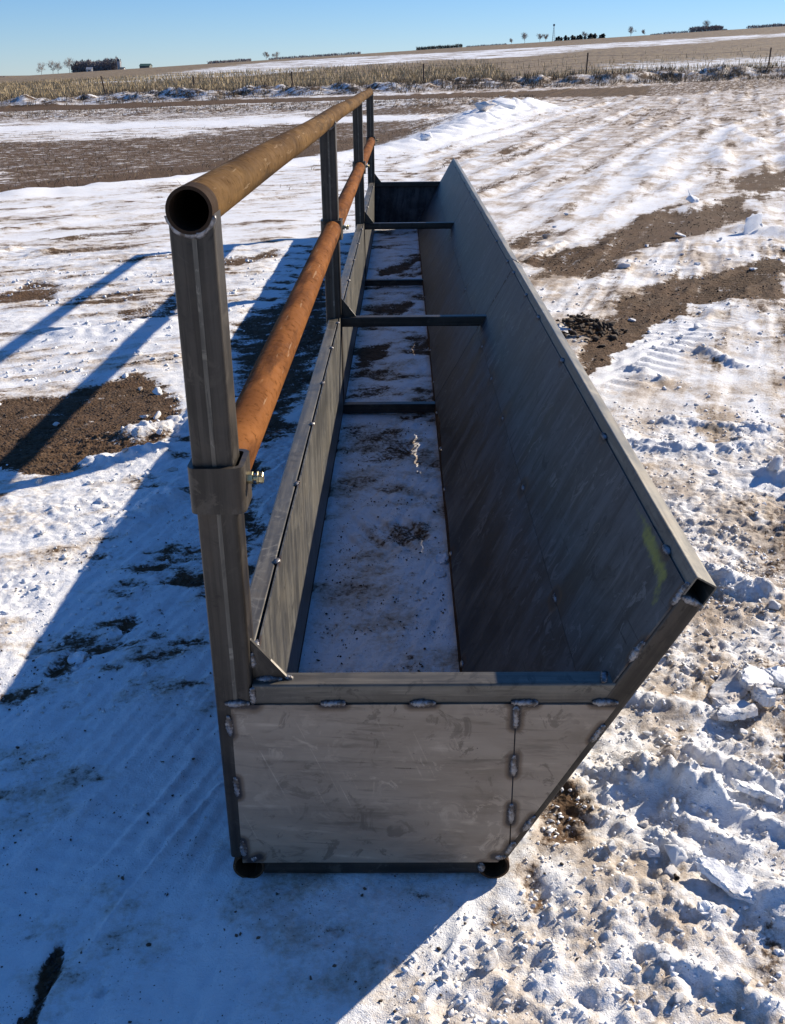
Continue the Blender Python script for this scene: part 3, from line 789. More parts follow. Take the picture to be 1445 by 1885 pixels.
def build_bunk():
    root = empty("feed_bunk", ROOT, "long welded steel feed bunk with rusty pipe rails standing on the snowy yard", "feed bunk")
    P = dict(parent=root, inv=INV)
    up = Vector((.4902, 0, .8716))                     # along the sloped side, upwards
    nin = Vector((-.8716, 0, .4902))                   # out of the sloped side, to the inside
    # ---- the welds first: their heat tints the plates
    for x in (.046, .244, .429, .638, .803): bead((x, -.003, .476), (1, 0, random.uniform(-.04, .04)), (0, -1, .3), random.uniform(.95, 1.1))
    for x, z in ((.022, .42), (.0255, .262), (.0275, .092)): bead((x + .003, -.002, z), (-.02, 0, 1), (-.4, -1, 0), .95)
    for x, z in ((.6212, .441), (.6212, .317), (.6212, .189)): bead((x, -.0045, z), (0.01, 0, 1), (0, -1, 0), 1.0)
    for z, k in ((.399, .9), (.160, .9), (.092, .7)):
        bead((.601 + .5569 * (z - .06) + .004, -.003, z), up, (.3, -1, 0), k)
    bead((.055, -.001, .064), (1, 0, .5), (0, -1, 0), .5); bead((.60, -.001, .066), (1, 0, -.3), (0, -1, .2), .5)
    bead((.0795, -.001, .494), (0, 0, 1), (.5, -1, 0), .75, .02)
    bead((.112, .0205, .5215), (1, 0, 0), (0, -.6, 1), 1.0, .016); bead((.152, .0262, .5205), (.8, 0, -.25), (.4, 0, 1), .35, .012); bead((.0805, .0205, .565), (0, 0, 1), (.7, -.7, 0), .7, .016)
    bead((.560, .0, .034), (0, 0, 1), (-.3, -1, 0), .5)
    for z in (.722, .590): c = slope_pt(z, .006, .003); bead(c, up, (-.5, -1, .3), 1.05, .014)
    bead((.800, .012, .528), (.25, 1, .1), (-.2, -.4, 1), .7, .012)
    bead((.9568, -.001, .7088), (.8716, 0, -.4902), (0, -1, 0), .95, .01)
    tops = [.165, .872, 1.66, 2.319, 2.763, 3.30, 3.62, 4.3, 4.95, 5.6, 6.3, 6.9, 7.6, 8.4, 9.2, 9.9]
    for y in tops: bead(slope_pt(.7395, y, .0035), (0, 1, 0), nin + Vector((0, 0, .6)), random.uniform(.85, 1.1), .014)
    seams = [.503, 1.234, 1.93, 2.47, 3.016, 3.72, 4.4, 5.1, 5.8, 6.45, 7.3, 8.3, 9.3]
    for y in seams: bead(slope_pt(.4385, y, .0025), (0, 1, 0), nin, random.uniform(.7, 1.0), .026)
    lows = [.793, 1.525, 2.131, 2.625, 3.15, 3.7, 4.4, 5.2, 6.0, 6.9, 8.0, 9.0]
    for y in lows: bead(slope_pt(.060, y, .003), (0, 1, 0), (-.5, 0, 1), random.uniform(.6, .8), .020)
    for z in (.47, .60, .70): bead(slope_pt(z, 3.379, .003), up, nin, .6, .02)
    lefts = [.16, .563, 1.088, 1.649, 2.155, 2.714, 3.2, 3.6, 4.3, 5.0, 5.7, 6.4, 7.0, 7.8, 8.7, 9.6]
    for y in lefts: bead((.0662, y, .5195), (0, 1, 0), (0, 0, 1), .6, .012)
    bead((.9596 + .02, 3.55, .7646 - .010), (.8716, 0, -.4902), up, .95, .01)

    # ---- skids and bottom bars
    for sx in SKID_X:
        pipe("skid_pipe", (sx, 0, .0354), (sx, Y_END, .0354), .0354, M['skid'], .005, 36, rings=12, **P)
    box_tube("bottom_crossbar", (.0715, .021, .0300), (.5560, .021, .0300), .036, .036, (0, 1, 0), M['tube'], .004, .004, **P)
    for y in (3.335, 6.74, Y_END - .026):
        box_tube("bottom_crossbar", (.0700, y, .034), (.5570, y, .034), .050, .050, (0, 1, 0), M['tube'], .005, .004, **P)

    # ---- posts: square tube coped to the pipe they carry
    RT, ZT = .0393, 1.458
    def cope(u, v):
        return -math.sqrt(max((RT + .0004) ** 2 - min(abs(u), RT) ** 2, 0)) if abs(u) < RT else 0.0
    pm = tube_mesh("post", (.039, .039, .064), (.039, .039, ZT), round_rect(POST_W, POST_W, .0085, 5), round_rect(POST_W - .012, POST_W - .012, .003, 5), (1, 0, 0), M['tube'], end1=cope)
    # finer outline across the coped top
    out = []
    rr = round_rect(POST_W, POST_W, .0085, 5); ri = round_rect(POST_W - .012, POST_W - .012, .003, 5)
    def dense(Pp):
        Q = []
        for i in range(len(Pp)):
            a, b = Pp[i], Pp[(i + 1) % len(Pp)]
            k = 14 if math.dist(a, b) > .02 else 1
            for j in range(k): Q.append((a[0] + (b[0] - a[0]) * j / k, a[1] + (b[1] - a[1]) * j / k))
        return Q
    pm2 = tube_mesh("post", (.039, .039, .064), (.039, .039, ZT), dense(rr), dense(ri), (1, 0, 0), M['tube'], end1=cope)
    bpy.data.meshes.remove(pm)
    # mill seam: a narrow raised strip down the face of each post
    seam = slab_mesh("mill_seam", [[(x, -.0011, z) for x in (.0385, .0405, .0445, .0465)] for z in np.linspace(.066, 1.412, 24)], (0, .0009, 0), M['tube_worn'],
                     [[(z, x) for x in (.0385, .0405, .0445, .0465)] for z in np.linspace(.066, 1.412, 24)])
    # weld round the saddle, front of the post
    def saddle():
        V, F = [], []; n, m = 26, 7
        r_ = random.Random(4)
        for i in range(n):
            a = math.radians(192 + 156 * i / (n - 1)); w = .0052 * (1 + .35 * r_.uniform(-1, 1) + .45 * math.exp(-((i - 13) / 4) ** 2))
            cx, cz = .039 + .0405 * math.cos(a), ZT + .0405 * math.sin(a)
            for j in range(m):
                b = 2 * math.pi * j / m
                V.append((cx + w * math.cos(b) * math.cos(a), -.0005 - w * .75 * math.sin(b), cz + w * math.cos(b) * math.sin(a)))
        for i in range(n - 1):
            for j in range(m):
                F.append((i * m + j, i * m + (j + 1) % m, (i + 1) * m + (j + 1) % m, (i + 1) * m + j))
        F.append(tuple(reversed(range(m)))); F.append(tuple(range((n - 1) * m, n * m)))
        return mesh("saddle_weld", V, F, M['weld'], None, 70)
    sm = saddle()
    co = round_rect(.105, .107, .019, 6); ci = round_rect(.085, .084, .010, 6)
    cm = tube_mesh("collar", (.0425, .0405, .908), (.0425, .0405, 1.000), co, ci, (1, 0, 0), M['tube'])
    def bolt():
        bm = bmesh.new()
        def prism(x0, x1, r, n, ph=0):
            a = [bm.verts.new((x0, .035 + r * math.cos(2 * math.pi * i / n + ph), .963 + r * math.sin(2 * math.pi * i / n + ph))) for i in range(n)]
            b = [bm.verts.new((x1, v.co.y, v.co.z)) for v in a]
            bm.faces.new(a); bm.faces.new(list(reversed(b)))
            for i in range(n): bm.faces.new((a[(i + 1) % n], a[i], b[i], b[(i + 1) % n]))
        prism(.0945, .1060, .0120, 6, .2); prism(.106, .113, .0058, 12); prism(.113, .1165, .0125, 16); prism(.1165, .1255, .0115, 6, .5)
        bmesh.ops.recalc_face_normals(bm, faces=bm.faces)
        bmesh.ops.bevel(bm, geom=[e for e in bm.edges if e.calc_face_angle(0) > .9], offset=.0008, segments=1, affect='EDGES')
        me = bpy.data.meshes.new("set_bolt"); bm.to_mesh(me); bm.free(); me.materials.append(M['zinc']); return me
    bom = bolt()
    gus = slab_mesh("gusset", [[(.0785, .022, z), (.0785 + (.072 * (1 - (z - .5195) / .093)) + .0012, .022, z)] for z in np.linspace(.5195, .6125, 6)], (0, .0085, 0), M['tube'],
                    [[(z, 0), (z, .07)] for z in np.linspace(.5195, .6125, 6)])
    edge = slab_mesh("sunlit_cut_edge", [[(.0790 + .0722 * (1 - t), .0222 + e, .5205 + .0925 * t) for t in np.linspace(0.02, 1, 8)] for e in (0, .0081)], (-.0006, 0, -.0008), M['bright'],  # cut edge with the sun's highlight put into its pale colour
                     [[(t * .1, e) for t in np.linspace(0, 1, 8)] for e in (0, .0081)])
    for i, py in enumerate(POST_Y):
        o = weighted(link("post", pm2, root, None, INV)); o.location.y = py
        s = link("mill_seam", seam, o); w = link("saddle_weld", sm, o)
        c = weighted(link("collar", cm, root, None, INV)); c.location.y = py
        if i == 0: c.location.x = .001
        link("set_bolt", bom, c)
        g = link("gusset", gus, root, None, INV); g.location.y = py + (.0 if i == 0 else .012); link('sunlit_cut_edge', edge, g)
    # ---- pipes
    def burnt(marks):
        return lambda s: max([k * (1.0 if abs(s - a) < w else 0.0) for a, w, k in marks])
    rings = sorted(set([0, .002, .004, .0052, .0057, .0060] + list(np.linspace(.004, 1, 90)) + [a / Y_END for p in POST_Y[1:3] for a in (p + .02, p + .03, p + .045, p + .055)]))
    me = tube_mesh("top_pipe", (.039, -.006, ZT), (.039, Y_END + .01, ZT), circle(RT, 48), circle(RT - .0058, 48), (1, 0, .001), M['rust'], rings=rings, smooth=50,
                   heat=burnt([(0, .058, .9)] + [(p + .037, .012, .3) for p in POST_Y[1:3]]))
    V = np.empty(len(me.vertices) * 3); me.vertices.foreach_get("co", V); V = V.reshape(-1, 3)
    V[:, 2] += .0028 * np.sin(V[:, 1] * 1.87) * sstep(.2, 1, V[:, 1]) * sstep(10.1, 9.4, V[:, 1]); V[:, 0] += .003 * np.sin(V[:, 1] * 1.1 + .6) * sstep(.2, 1, V[:, 1]) * sstep(10.1, 9.4, V[:, 1])
    me.vertices.foreach_set("co", V.ravel()); me.update()
    link("top_pipe", me, root, None, INV)
    for i in range(3):
        pipe("middle_pipe", (.047, POST_Y[i] + .0945, .956), (.047, POST_Y[i + 1] - .0135, .956), .0435, M['rust_orange'], .005, 44, rings=24, **P)
    # ---- frame tubes
    for i in range(3):
        box_tube("side_rail", (.0380, POST_Y[i] + POST_W + .001, .4940), (.0380, POST_Y[i + 1] - .001, .4940), .0500, .0500, (1, 0, 0), M['tube_worn'], rings=8, **P)
    for y in (.0250, POST_Y[1] + .040, POST_Y[2] + .040, Y_END - .0250):
        xr = .530 + .5625 * .494 + (.002 if y < 1 or y > 9 else -.005)
        box_tube("crossbar", (.0790, y, .4940), (xr, y, .4940), .0500, .0500, (0, 1, 0), M['tube_worn'] if y < 1 else M['tube'],
                 end1=lambda u, v: .5625 * v, **P)
    for y in (.0250, 3.377, 6.757, Y_END - .0250):
        box_tube("sloped_brace", (.5965, y, .068), (.9566, y, .7084), .0500, .0500, (0, 1, 0), M['tube'], **P)
    for a, b in ((0, 3.549), (3.551, Y_END)):
        box_tube("top_rail", (.9691, a, .7306), (.9691, b, .7306), .0500, .0500, (.8716, 0, -.4902), M['tube_worn'], .0045, .0035, rings=10, **P)
    # ---- sheets
    def sheet(name, y0, y1, z0, z1, mat, wavy=None, ny=None, nz=26, paint=False, proud=0.0):
        ny = ny or int((y1 - y0) / .014); ys = np.linspace(y0, y1, ny); zs = np.linspace(z0, z1, nz)
        G = np.zeros((nz, ny, 3)); UVg = np.zeros((nz, ny, 2)); oy = random.random() * 30
        for j, z in enumerate(zs):
            k = 1 - j / (nz - 1)
            zz = z + (wavy(ys) * k ** 3 if wavy is not None else 0 * ys)
            bulge = .0042 + proud * (1 - .5 * j / (nz - 1)) + .0016 * fbm(ys / .6, ys * 0 + z / .25, 2, 200) * np.sin(np.pi * j / (nz - 1))
            G[j, :, 0] = .530 + .5625 * zz - .8716 * bulge; G[j, :, 1] = ys; G[j, :, 2] = zz + .4902 * bulge
            UVg[j, :, 0] = ys + oy; UVg[j, :, 1] = zz * 1.1473
        def at(V):
            H = heat_at(V); A = {'scorch': H}
            pk = np.zeros(len(V))
            if paint:
                s = V[:, 2]; y = V[:, 1]
                d1, t1 = seg_dist(y, s, (.52, .728), (.30, .727)); d2, t2 = seg_dist(y, s, (.30, .722), (.10, .712)); d3, _ = seg_dist(y, s, (.115, .715), (.07, .675))
                pk = np.maximum.reduce([sstep(.020, .002, d1) * (.2 + .5 * t1), sstep(.026, .004, d2) * .85, sstep(.028, .004, d3) * .6])
            A['paint'] = pk
            return A
        me = slab_mesh(name, G, tuple(.004 * v for v in (-nin)), mat, UVg, at)
        return link(name, me, root, None, INV)
    def gapfn(ys):
        g = -.0025 + .003 * fbm(ys / .5, ys * 0, 2, 300)
        g = g + .020 * np.exp(-((ys - 2.95) / .16) ** 2) + .012 * np.exp(-((ys - 2.68) / .14) ** 2) + .008 * np.exp(-((ys - 4.75) / .15) ** 2) + .003 * np.exp(-((ys - 1.9) / .25) ** 2)
        return np.clip(g, -.004, .03)
    bays = ((.004, 3.3735), (3.3805, 6.7535), (6.7605, Y_END - .004))
    for k, (a, b) in enumerate(bays):
        sheet("sloped_sheet", a, b, .0605, .4376, M['sheet_low'], gapfn)
        sheet("sloped_sheet", a, b, .4391, .7390, M['sheet'], None, nz=24, paint=(k == 0), proud=.0008)
        y0_, y1_ = a + (.06 if k == 0 else .03), b - (.06 if k == 2 else .03)
        zs_ = (.424, .438, .452)
        link('light_stop_strip', slab_mesh('light_stop_strip', [[slope_pt(z, y, -.0006) for y in np.linspace(y0_, y1_, 12)] for z in zs_], tuple(.003 * v for v in (-nin)), M['tube'], [[(y, z) for y in np.linspace(y0_, y1_, 12)] for z in zs_]), root, None, INV)  # added strip: stops sun leaking through the seam, keeps the groove dark
    for i in range(3):
        y0 = POST_Y[i] + (.05 if i == 0 else POST_W + .004); y1 = POST_Y[i + 1] - .004
        ys = np.linspace(y0, y1, 150); zs = np.linspace(.050, .5225, 26); G = np.zeros((26, 150, 3)); UVg = np.zeros((26, 150, 2))
        for j, z in enumerate(zs):
            G[j, :, 0] = .0735 + .0014 * fbm(ys / .7, ys * 0 + z / .3, 2, 220 + i); G[j, :, 1] = ys; G[j, :, 2] = z
            UVg[j, :, 0] = ys + 5 * i; UVg[j, :, 1] = z
        link("side_sheet", slab_mesh("side_sheet", G[:, ::-1], (-.0042, 0, 0), M['inner'], UVg[:, ::-1], lambda V: {'scorch': heat_at(V)}), root, None, INV)
    # end plates: the big one and the triangle beside it, lapped onto the frame
    def end_plate(name, y, back, xl, xr, z0, z1, nx, nz):
        G = np.zeros((nz, nx, 3)); UVg = np.zeros((nz, nx, 2))
        for j, z in enumerate(np.linspace(z0, z1, nz)):
            xs = np.linspace(xl(z), xr(z), nx); G[j, :, 0] = xs; G[j, :, 1] = y + .0008 * fbm(xs / .2, xs * 0 + z / .2, 2, 400); G[j, :, 2] = z
            UVg[j, :, 0] = xs; UVg[j, :, 1] = z
        if back[1] < 0: G = G[:, ::-1]; UVg = UVg[:, ::-1]
        return link(name, slab_mesh(name, G, back, M['plate'] if y < 1 else M['sheet'], UVg, lambda V: {'scorch': heat_at(V) if y < 1 else np.zeros(len(V))}), root, None, INV)
    cut = lambda z: .601 + .5569 * (z - .06)
    end_plate("end_plate", -.0050, (0, .0038, 0), lambda z: .027 + .005 * (z - .053) / .42, lambda z: min(.6198, cut(z)), .0525, .4735, 90, 64)
    end_plate("end_plate_wedge", -.0046, (0, .0036, 0), lambda z: .6226, lambda z: max(cut(z), .6236), .0995, .4715, 34, 56)
    end_plate("end_plate", Y_END + .0052, (0, -.0042, 0), lambda z: .03, lambda z: min(.6198, cut(z)), .0525, .4735, 30, 20)
    end_plate("end_plate_wedge", Y_END + .0056, (0, -.0042, 0), lambda z: .6180, lambda z: max(cut(z), .6236), .0995, .4715, 10, 20)
    # ring marks on the sloped sheet
    rm = []
    V, F = [], []
    for i in range(28):
        a = 2 * math.pi * i / 28
        for r, h in ((.0115, 0), (.0125, .0008), (.0145, .0008), (.0155, 0)): V.append((r * math.cos(a), r * math.sin(a), h))
    for i in range(28):
        for j in range(3): F.append((i * 4 + j, ((i + 1) % 28) * 4 + j, ((i + 1) % 28) * 4 + j + 1, i * 4 + j + 1))
    rme = mesh("ring_mark", V, [tuple(reversed(f)) for f in F], M['inner'], [tuple((.1, .1) for _ in f) for f in F], 60)
    for y, z in ((.903, .619), (.539, .616)):
        c = Vector(slope_pt(z, y, .0050)); o = link("ring_mark", rme, root, None, INV)
        o.rotation_euler = nin.to_track_quat('Z', 'Y').to_euler(); o.location = c
    # ---- weld beads
    bms = [bead_mesh(k) for k in range(5)]
    for k, (c, along, nz, sc) in enumerate(BEADS):
        o = link("weld_bead", bms[k % 5], root, None, INV)
        yv = nz.cross(along)
        o.matrix_basis = Matrix.Translation(c) @ Matrix((along, yv, nz)).transposed().to_4x4() @ Matrix.Diagonal((sc, 1, 1, 1))
    return root

# ------------------------------------------------------------------ loose snow, grit, slabs
def hull_proto(seed, npts=12, flat=.75, sub=0, rough=.0, smooth=True):
    r = random.Random(seed); bm = bmesh.new()
    for i in range(npts):
        v = Vector((r.gauss(0, 1), r.gauss(0, 1), r.gauss(0, 1))).normalized() * r.uniform(.8, 1.1)
        bm.verts.new((v.x, v.y * r.uniform(.75, 1), v.z * flat))
    res = bmesh.ops.convex_hull(bm, input=bm.verts)
    bmesh.ops.delete(bm, geom=[g for g in res['geom_interior'] if isinstance(g, bmesh.types.BMVert)], context='VERTS')
    if sub:
        bmesh.ops.bevel(bm, geom=bm.edges[:], offset=.10, segments=2, affect='EDGES', profile=.6)
        bmesh.ops.triangulate(bm, faces=bm.faces[:])
        long = [e for e in bm.edges if e.calc_length() > .35]
        if sub > 1 and long: bmesh.ops.subdivide_edges(bm, edges=long, cuts=1, use_grid_fill=True)
        for v in bm.verts:
            n_ = v.co.normalized(); k = rough * (perlin(np.array([v.co.x * 2.3 + seed]), np.array([v.co.y * 2.3 + v.co.z * 1.7]), seed)[0])
            v.co += n_ * k + Vector((r.uniform(-1, 1), r.uniform(-1, 1), r.uniform(-1, 1))) * rough * .12
    bmesh.ops.triangulate(bm, faces=bm.faces[:])
    bmesh.ops.recalc_face_normals(bm, faces=bm.faces)
    V = np.array([v.co[:] for v in bm.verts]); bm.verts.index_update()
    F = np.array([[v.index for v in f.verts] for f in bm.faces])
    bm.free()
    return V, F

def scatter_mesh(name, protos, pos, size, mat, rngs, stretch=.35, sink=.25, smooth=True):
    """many small lumps joined into one mesh of loose stuff"""
    Vs, Fs, off = [], [], 0
    n = len(pos)
    which = rngs.randint(0, len(protos), n)
    for k, (PV, PF) in enumerate(protos):
        ids = np.where(which == k)[0]
        if not len(ids): continue
        m = len(ids); s = size[ids]
        ang = rngs.uniform(0, 2 * np.pi, m); t1 = rngs.uniform(-.6, .6, m)
        sc = np.stack([s * rngs.uniform(1 - stretch, 1 + stretch, m), s * rngs.uniform(1 - stretch, 1 + stretch, m), s * rngs.uniform(.55, .95, m)], 1)
        V = PV[None] * sc[:, None]
        y = V[..., 1] * np.cos(t1)[:, None] - V[..., 2] * np.sin(t1)[:, None]; z = V[..., 1] * np.sin(t1)[:, None] + V[..., 2] * np.cos(t1)[:, None]
        x = V[..., 0] * np.cos(ang)[:, None] - y * np.sin(ang)[:, None]; y2 = V[..., 0] * np.sin(ang)[:, None] + y * np.cos(ang)[:, None]
        W = np.stack([x, y2, z + (sc[:, 2] * (.8 - sink * 2))[:, None]], -1) + pos[ids][:, None]
        Vs.append(W.reshape(-1, 3)); Fs.append((PF[None] + (np.arange(m) * len(PV))[:, None, None] + off).reshape(-1, 3)); off += m * len(PV)
    V = np.concatenate(Vs).astype(np.float32); F = np.concatenate(Fs).astype(np.int32)
    me = bpy.data.meshes.new(name)
    me.vertices.add(len(V)); me.vertices.foreach_set("co", V.ravel())
    me.loops.add(F.size); me.loops.foreach_set("vertex_index", F.ravel())
    me.polygons.add(len(F)); me.polygons.foreach_set("loop_start", np.arange(0, F.size, 3, dtype=np.int32)); me.polygons.foreach_set("loop_total", np.full(len(F), 3, np.int32))
    me.update(calc_edges=True); me.materials.append(mat)
    if smooth: me.polygons.foreach_set("use_smooth", np.ones(len(F), bool))
    return me

def on_ground(xy):
    x = xy[:, 0]; y = xy[:, 1]
    a0, a1, b0, b1, _ = LEVELS[0]
    z, d, s, v = ground_fields(x, y, 1)
    in0 = (x > a0) & (x < a1) & (y > b0) & (y < b1)
    if in0.any():
        z0, d0, s0, v0 = ground_fields(x[in0], y[in0], 0); z[in0] = z0; d[in0] = d0
    return z, d

def clear_of_bunk(x, y, r=0.0):
    """False where a lump would stand inside the bunk's skids, posts or sloped side"""
    a = (y > -.05 - r) & (y < 10.13 + r)
    s = ((np.abs(x - .0386) < .045 + r) | (np.abs(x - .5886) < .045 + r)) & a
    return ~s

def rect_points(n, x0, x1, y0, y1, rg): return np.stack([rg.uniform(x0, x1, n), rg.uniform(y0, y1, n)], 1)

def build_loose():
    rg = np.random.RandomState(5)
    small = [hull_proto(100 + i, 10, .8) for i in range(10)]
    def stuff(name, pts, size, mat, keep=None, sm=True, sink=.25):
        z, d = on_ground(pts)
        k = clear_of_bunk(pts[:, 0], pts[:, 1], .01)
        if keep is not None: k &= keep(pts, d)
        pos = np.column_stack([pts, z])[k]
        o = link(name, scatter_mesh(name, small, pos, size[k], mat, rg, sink=sink, smooth=sm)); tag(o, kind='stuff')
        return o
    def sizes(n, a, b, p=3): return a + (b - a) * rg.uniform(0, 1, n) ** p
    clump = lambda pts, s, seed, t: fbm(pts[:, 0] / s, pts[:, 1] / s, 3, seed) > t
    P = np.concatenate([rect_points(12500, .36, 1.75, -.62, 1.9, rg), rect_points(3600, .8, 2.3, 1.5, 3.4, rg)])
    stuff("snow_crumbs", P, sizes(len(P), .0018, .0105, 3.2), M['lump'], lambda p, d: (d < .9) & clump(p, .22, 500, -.3) & (p[:, 0] > .66 - .5 * sstep(.0, -.3, p[:, 1])))
    P = np.concatenate([rect_points(2600, .95, 4.5, 3.0, 8.0, rg), rect_points(3600, -3.4, -.72, 1.0, 8.5, rg)])
    stuff("snow_crumbs", P, sizes(len(P), .005, .024, 4), M['lump'], lambda p, d: (d < .8) & clump(p, .5, 501, .0))
    P = np.concatenate([rect_points(1300, -1.0, .02, -.5, 2.2, rg), rect_points(500, .08, .55, .1, 3.2, rg)])
    stuff("snow_crumbs", P, sizes(len(P), .0022, .011, 4), M['lump'], lambda p, d: clump(p, .3, 502, .05) & ((p[:, 1] > .55) | (rg.rand(len(p)) < .12)))
    P = np.concatenate([rect_points(4200, -1.0, .75, -.5, 2.2, rg), rect_points(2600, .08, .56, .1, 3.2, rg)])
    stuff("dark_grit", P, sizes(len(P), .0014, .0065, 4), M['grit'], lambda p, d: clump(p, .13, 503, .10) | (rg.rand(len(p)) < .07), sink=.1)
    P = np.concatenate([rect_points(7000, -2.6, 3.2, -.5, 8.0, rg), rect_points(8000, 1.4, 5.2, 4.0, 12.5, rg), rect_points(5000, -2.1, -.7, 2.4, 4.4, rg), rect_points(900, -.42, -.26, -.42, -.1, rg)])
    big = np.where(P[:, 1] > 4, 1.5, 1.0)
    stuff("gravel", P, sizes(len(P), .0022, .0085, 3) * big, M['grit'], lambda p, d: d > .55, sink=.2)

    # lumps of snow big enough to pick out one by one
    protos = []
    for i in range(12):
        V, F = hull_proto(40 + i, 13, random.choice((.55, .7, .85)), 2, .14)
        protos.append(mesh("snow_chunk", V, F, M['lump'] if i % 3 else M['lump_tan'], None, 60))
    def place(me, x, y, s, label, group=None, rz=None, rx=0, ry=0, name="snow_chunk", cat="snow chunk", lift=.35):
        z, _ = on_ground(np.array([[x, y]]))
        o = link(name, me); o.location = (x, y, z[0] + s[2] * lift); o.scale = s
        o.rotation_euler = (rx, ry, random.uniform(0, 6.28) if rz is None else rz)
        return tag(o, label, cat, group)
    R_ = random.Random(21)
    def band(n, x0, x1, y0, y1, a, b, label, group):
        k = 0; tries = 0
        while k < n and tries < 4000:
            tries += 1
            x, y = R_.uniform(x0, x1), R_.uniform(y0, y1); s = a + (b - a) * R_.random() ** 2.2
            if not clear_of_bunk(np.array([x]), np.array([y]), s * 1.2)[0]: continue
            if x < .75 + .1 and x > .5 and y > -.05: continue
            if fbm(np.array([x / .3]), np.array([y / .3]), 2, 510)[0] < -.05: continue
            place(protos[R_.randrange(12)], x, y, (s * R_.uniform(.8, 1.3), s * R_.uniform(.8, 1.2), s * R_.uniform(.6, .95)), label, group, rx=R_.uniform(-.3, .3), ry=R_.uniform(-.3, .3))
            k += 1
    band(95, .72, 1.5, -.5, 1.1, .008, .019, "small knob of loose snow in the trampled crust beside the end plate wedge", "snow knobs beside the end plate wedge")
    band(40, 1.05, 2.2, 1.1, 3.2, .012, .032, "lump of broken snow on the open ground facing the sloped side", "snow lumps facing the sloped side")
    band(34, -1.9, -.66, 1.5, 4.6, .012, .038, "sunlit lump of snow on the open ground beyond the bunk's long shadow", "sunlit snow lumps beyond the shadow")
    band(16, -.75, -.38, .75, 1.3, .008, .019, "pale snow lump on the dark bare soil in the bunk's shadow", "snow lumps in the shadow")
    band(22, 1.9, 4.6, 4.5, 11.5, .03, .07, "snow clod lying beside the bare brown wheel tracks", "snow clods by the brown tracks")

    def slab(seed, lx, ly, th, mat, n=13):
        r = random.Random(seed); bm = bmesh.new(); vs = []
        for i in range(n):
            a = 2 * math.pi * (i + r.uniform(-.3, .3)) / n; k = r.uniform(.74, 1.1)
            vs.append(bm.verts.new((math.cos(a) * lx * k, math.sin(a) * ly * k, 0)))
        f = bm.faces.new(vs); ex = bmesh.ops.extrude_face_region(bm, geom=[f])
        for v in ex['geom']:
            if isinstance(v, bmesh.types.BMVert): v.co += Vector((r.uniform(-.006, .006), r.uniform(-.006, .006), th * r.uniform(.85, 1.15)))
        bmesh.ops.recalc_face_normals(bm, faces=bm.faces)
        bmesh.ops.bevel(bm, geom=bm.edges[:], offset=th * .16, segments=2, affect='EDGES')
        bmesh.ops.triangulate(bm, faces=bm.faces[:])
        for _ in range(2):
            bmesh.ops.subdivide_edges(bm, edges=[e for e in bm.edges if e.calc_length() > .011], cuts=1); bmesh.ops.triangulate(bm, faces=bm.faces[:])
        for v in bm.verts: v.co += Vector((r.gauss(0, 1), r.gauss(0, 1), r.gauss(0, 1))) * .0013 + Vector((0, 0, .006 * float(fbm(np.array([v.co.x / .022]), np.array([v.co.y / .022]), 3, seed)[0])))
        me = bpy.data.meshes.new("snow_slab"); bm.to_mesh(me); bm.free(); me.materials.append(mat)
        me.polygons.foreach_set("use_smooth", np.ones(len(me.polygons), bool)); me.set_sharp_from_angle(angle=math.radians(40))
        return me
    def put_slab(seed, x, y, dz, lx, ly, th, label, rot, mat='lump'):
        z, _ = on_ground(np.array([[x, y]]))
        o = link("snow_slab", slab(seed, lx, ly, th, M[mat])); o.location = (x, y, z[0] + dz - .007); o.rotation_euler = rot
        tag(o, label, "snow slab", "broken snow slabs beside the bunk", "thing")
    put_slab(1, 1.40, .735, .030, .066, .052, .026, "large smooth white snow slab, uppermost of the broken heap", (.25, .18, .4))
    put_slab(2, 1.49, .755, .010, .060, .040, .024, "pointed snow slab on the outer side of the broken heap", (.1, .35, -.5))
    put_slab(3, 1.395, .635, .028, .046, .040, .034, "thick square-edged snow slab in the middle of the broken heap", (.1, .22, .9))
    put_slab(4, 1.315, .585, .016, .062, .044, .022, "low grey-white snow slab at the near foot of the broken heap", (-.25, -.1, .2))
    put_slab(5, 1.325, .70, .004, .055, .11, .030, "rough snow block under the flank of the broken heap facing the bunk", (.0, -.35, -.35))
    put_slab(6, 1.105, -.045, .012, .090, .030, .020, "long tan-stained snow slab lying flat in the crumbled snow", (-.02, .10, -.75), 'lump_tan')
    put_slab(7, 1.262, .250, .012, .072, .026, .018, "tilted long snow slab with a shadowed underside above the lug ridges", (-.35, .1, -.55), 'lump_tan')
    put_slab(9, 1.03, -.105, .004, .022, .013, .010, "thin chip of snow leaning beside the long tan slab", (.5, .1, .3))
    put_slab(10, 1.45, 1.50, .006, .075, .05, .022, "wide flat snow slab beside the open end of the top rail", (.08, .12, .3))
    put_slab(11, -.555, 1.075, .008, .030, .026, .012, "triangular snow plate on bare soil in the bunk's shadow", (.2, .1, .5))
    put_slab(12, -.63, .93, .006, .034, .026, .014, "dull tan snow plate half sunk in dark soil in the bunk's shadow", (.1, -.15, 1.2), 'lump_tan')
    put_slab(13, .53, 1.60, .004, .026, .036, .016, "white snow piece leaning on the sloped side's foot inside the bunk", (.1, -.2, .2))
    put_slab(14, .52, 1.48, .002, .024, .022, .014, "squarish snow piece inside the bunk nearer than its neighbour", (.1, -.1, .7))
    place(protos[2], 1.012, .052, (.036, .034, .034), "big rounded snow block in the crumbled snow by the long tan slab", cat="snow block", name="snow_block")
    place(protos[5], .965, .068, (.020, .020, .021), "egg-shaped snow knob touching the big rounded block")
    place(protos[1], .868, .085, (.026, .022, .022), "bluish snow ball alone at the edge of the tan soil patch", cat="snow ball")
    hole = place(protos[7], .992, .006, (.024, .024, .026), "small round snow block with a dark hole in its face", cat="snow block", name="snow_block")
    ring_v, ring_f = [], []
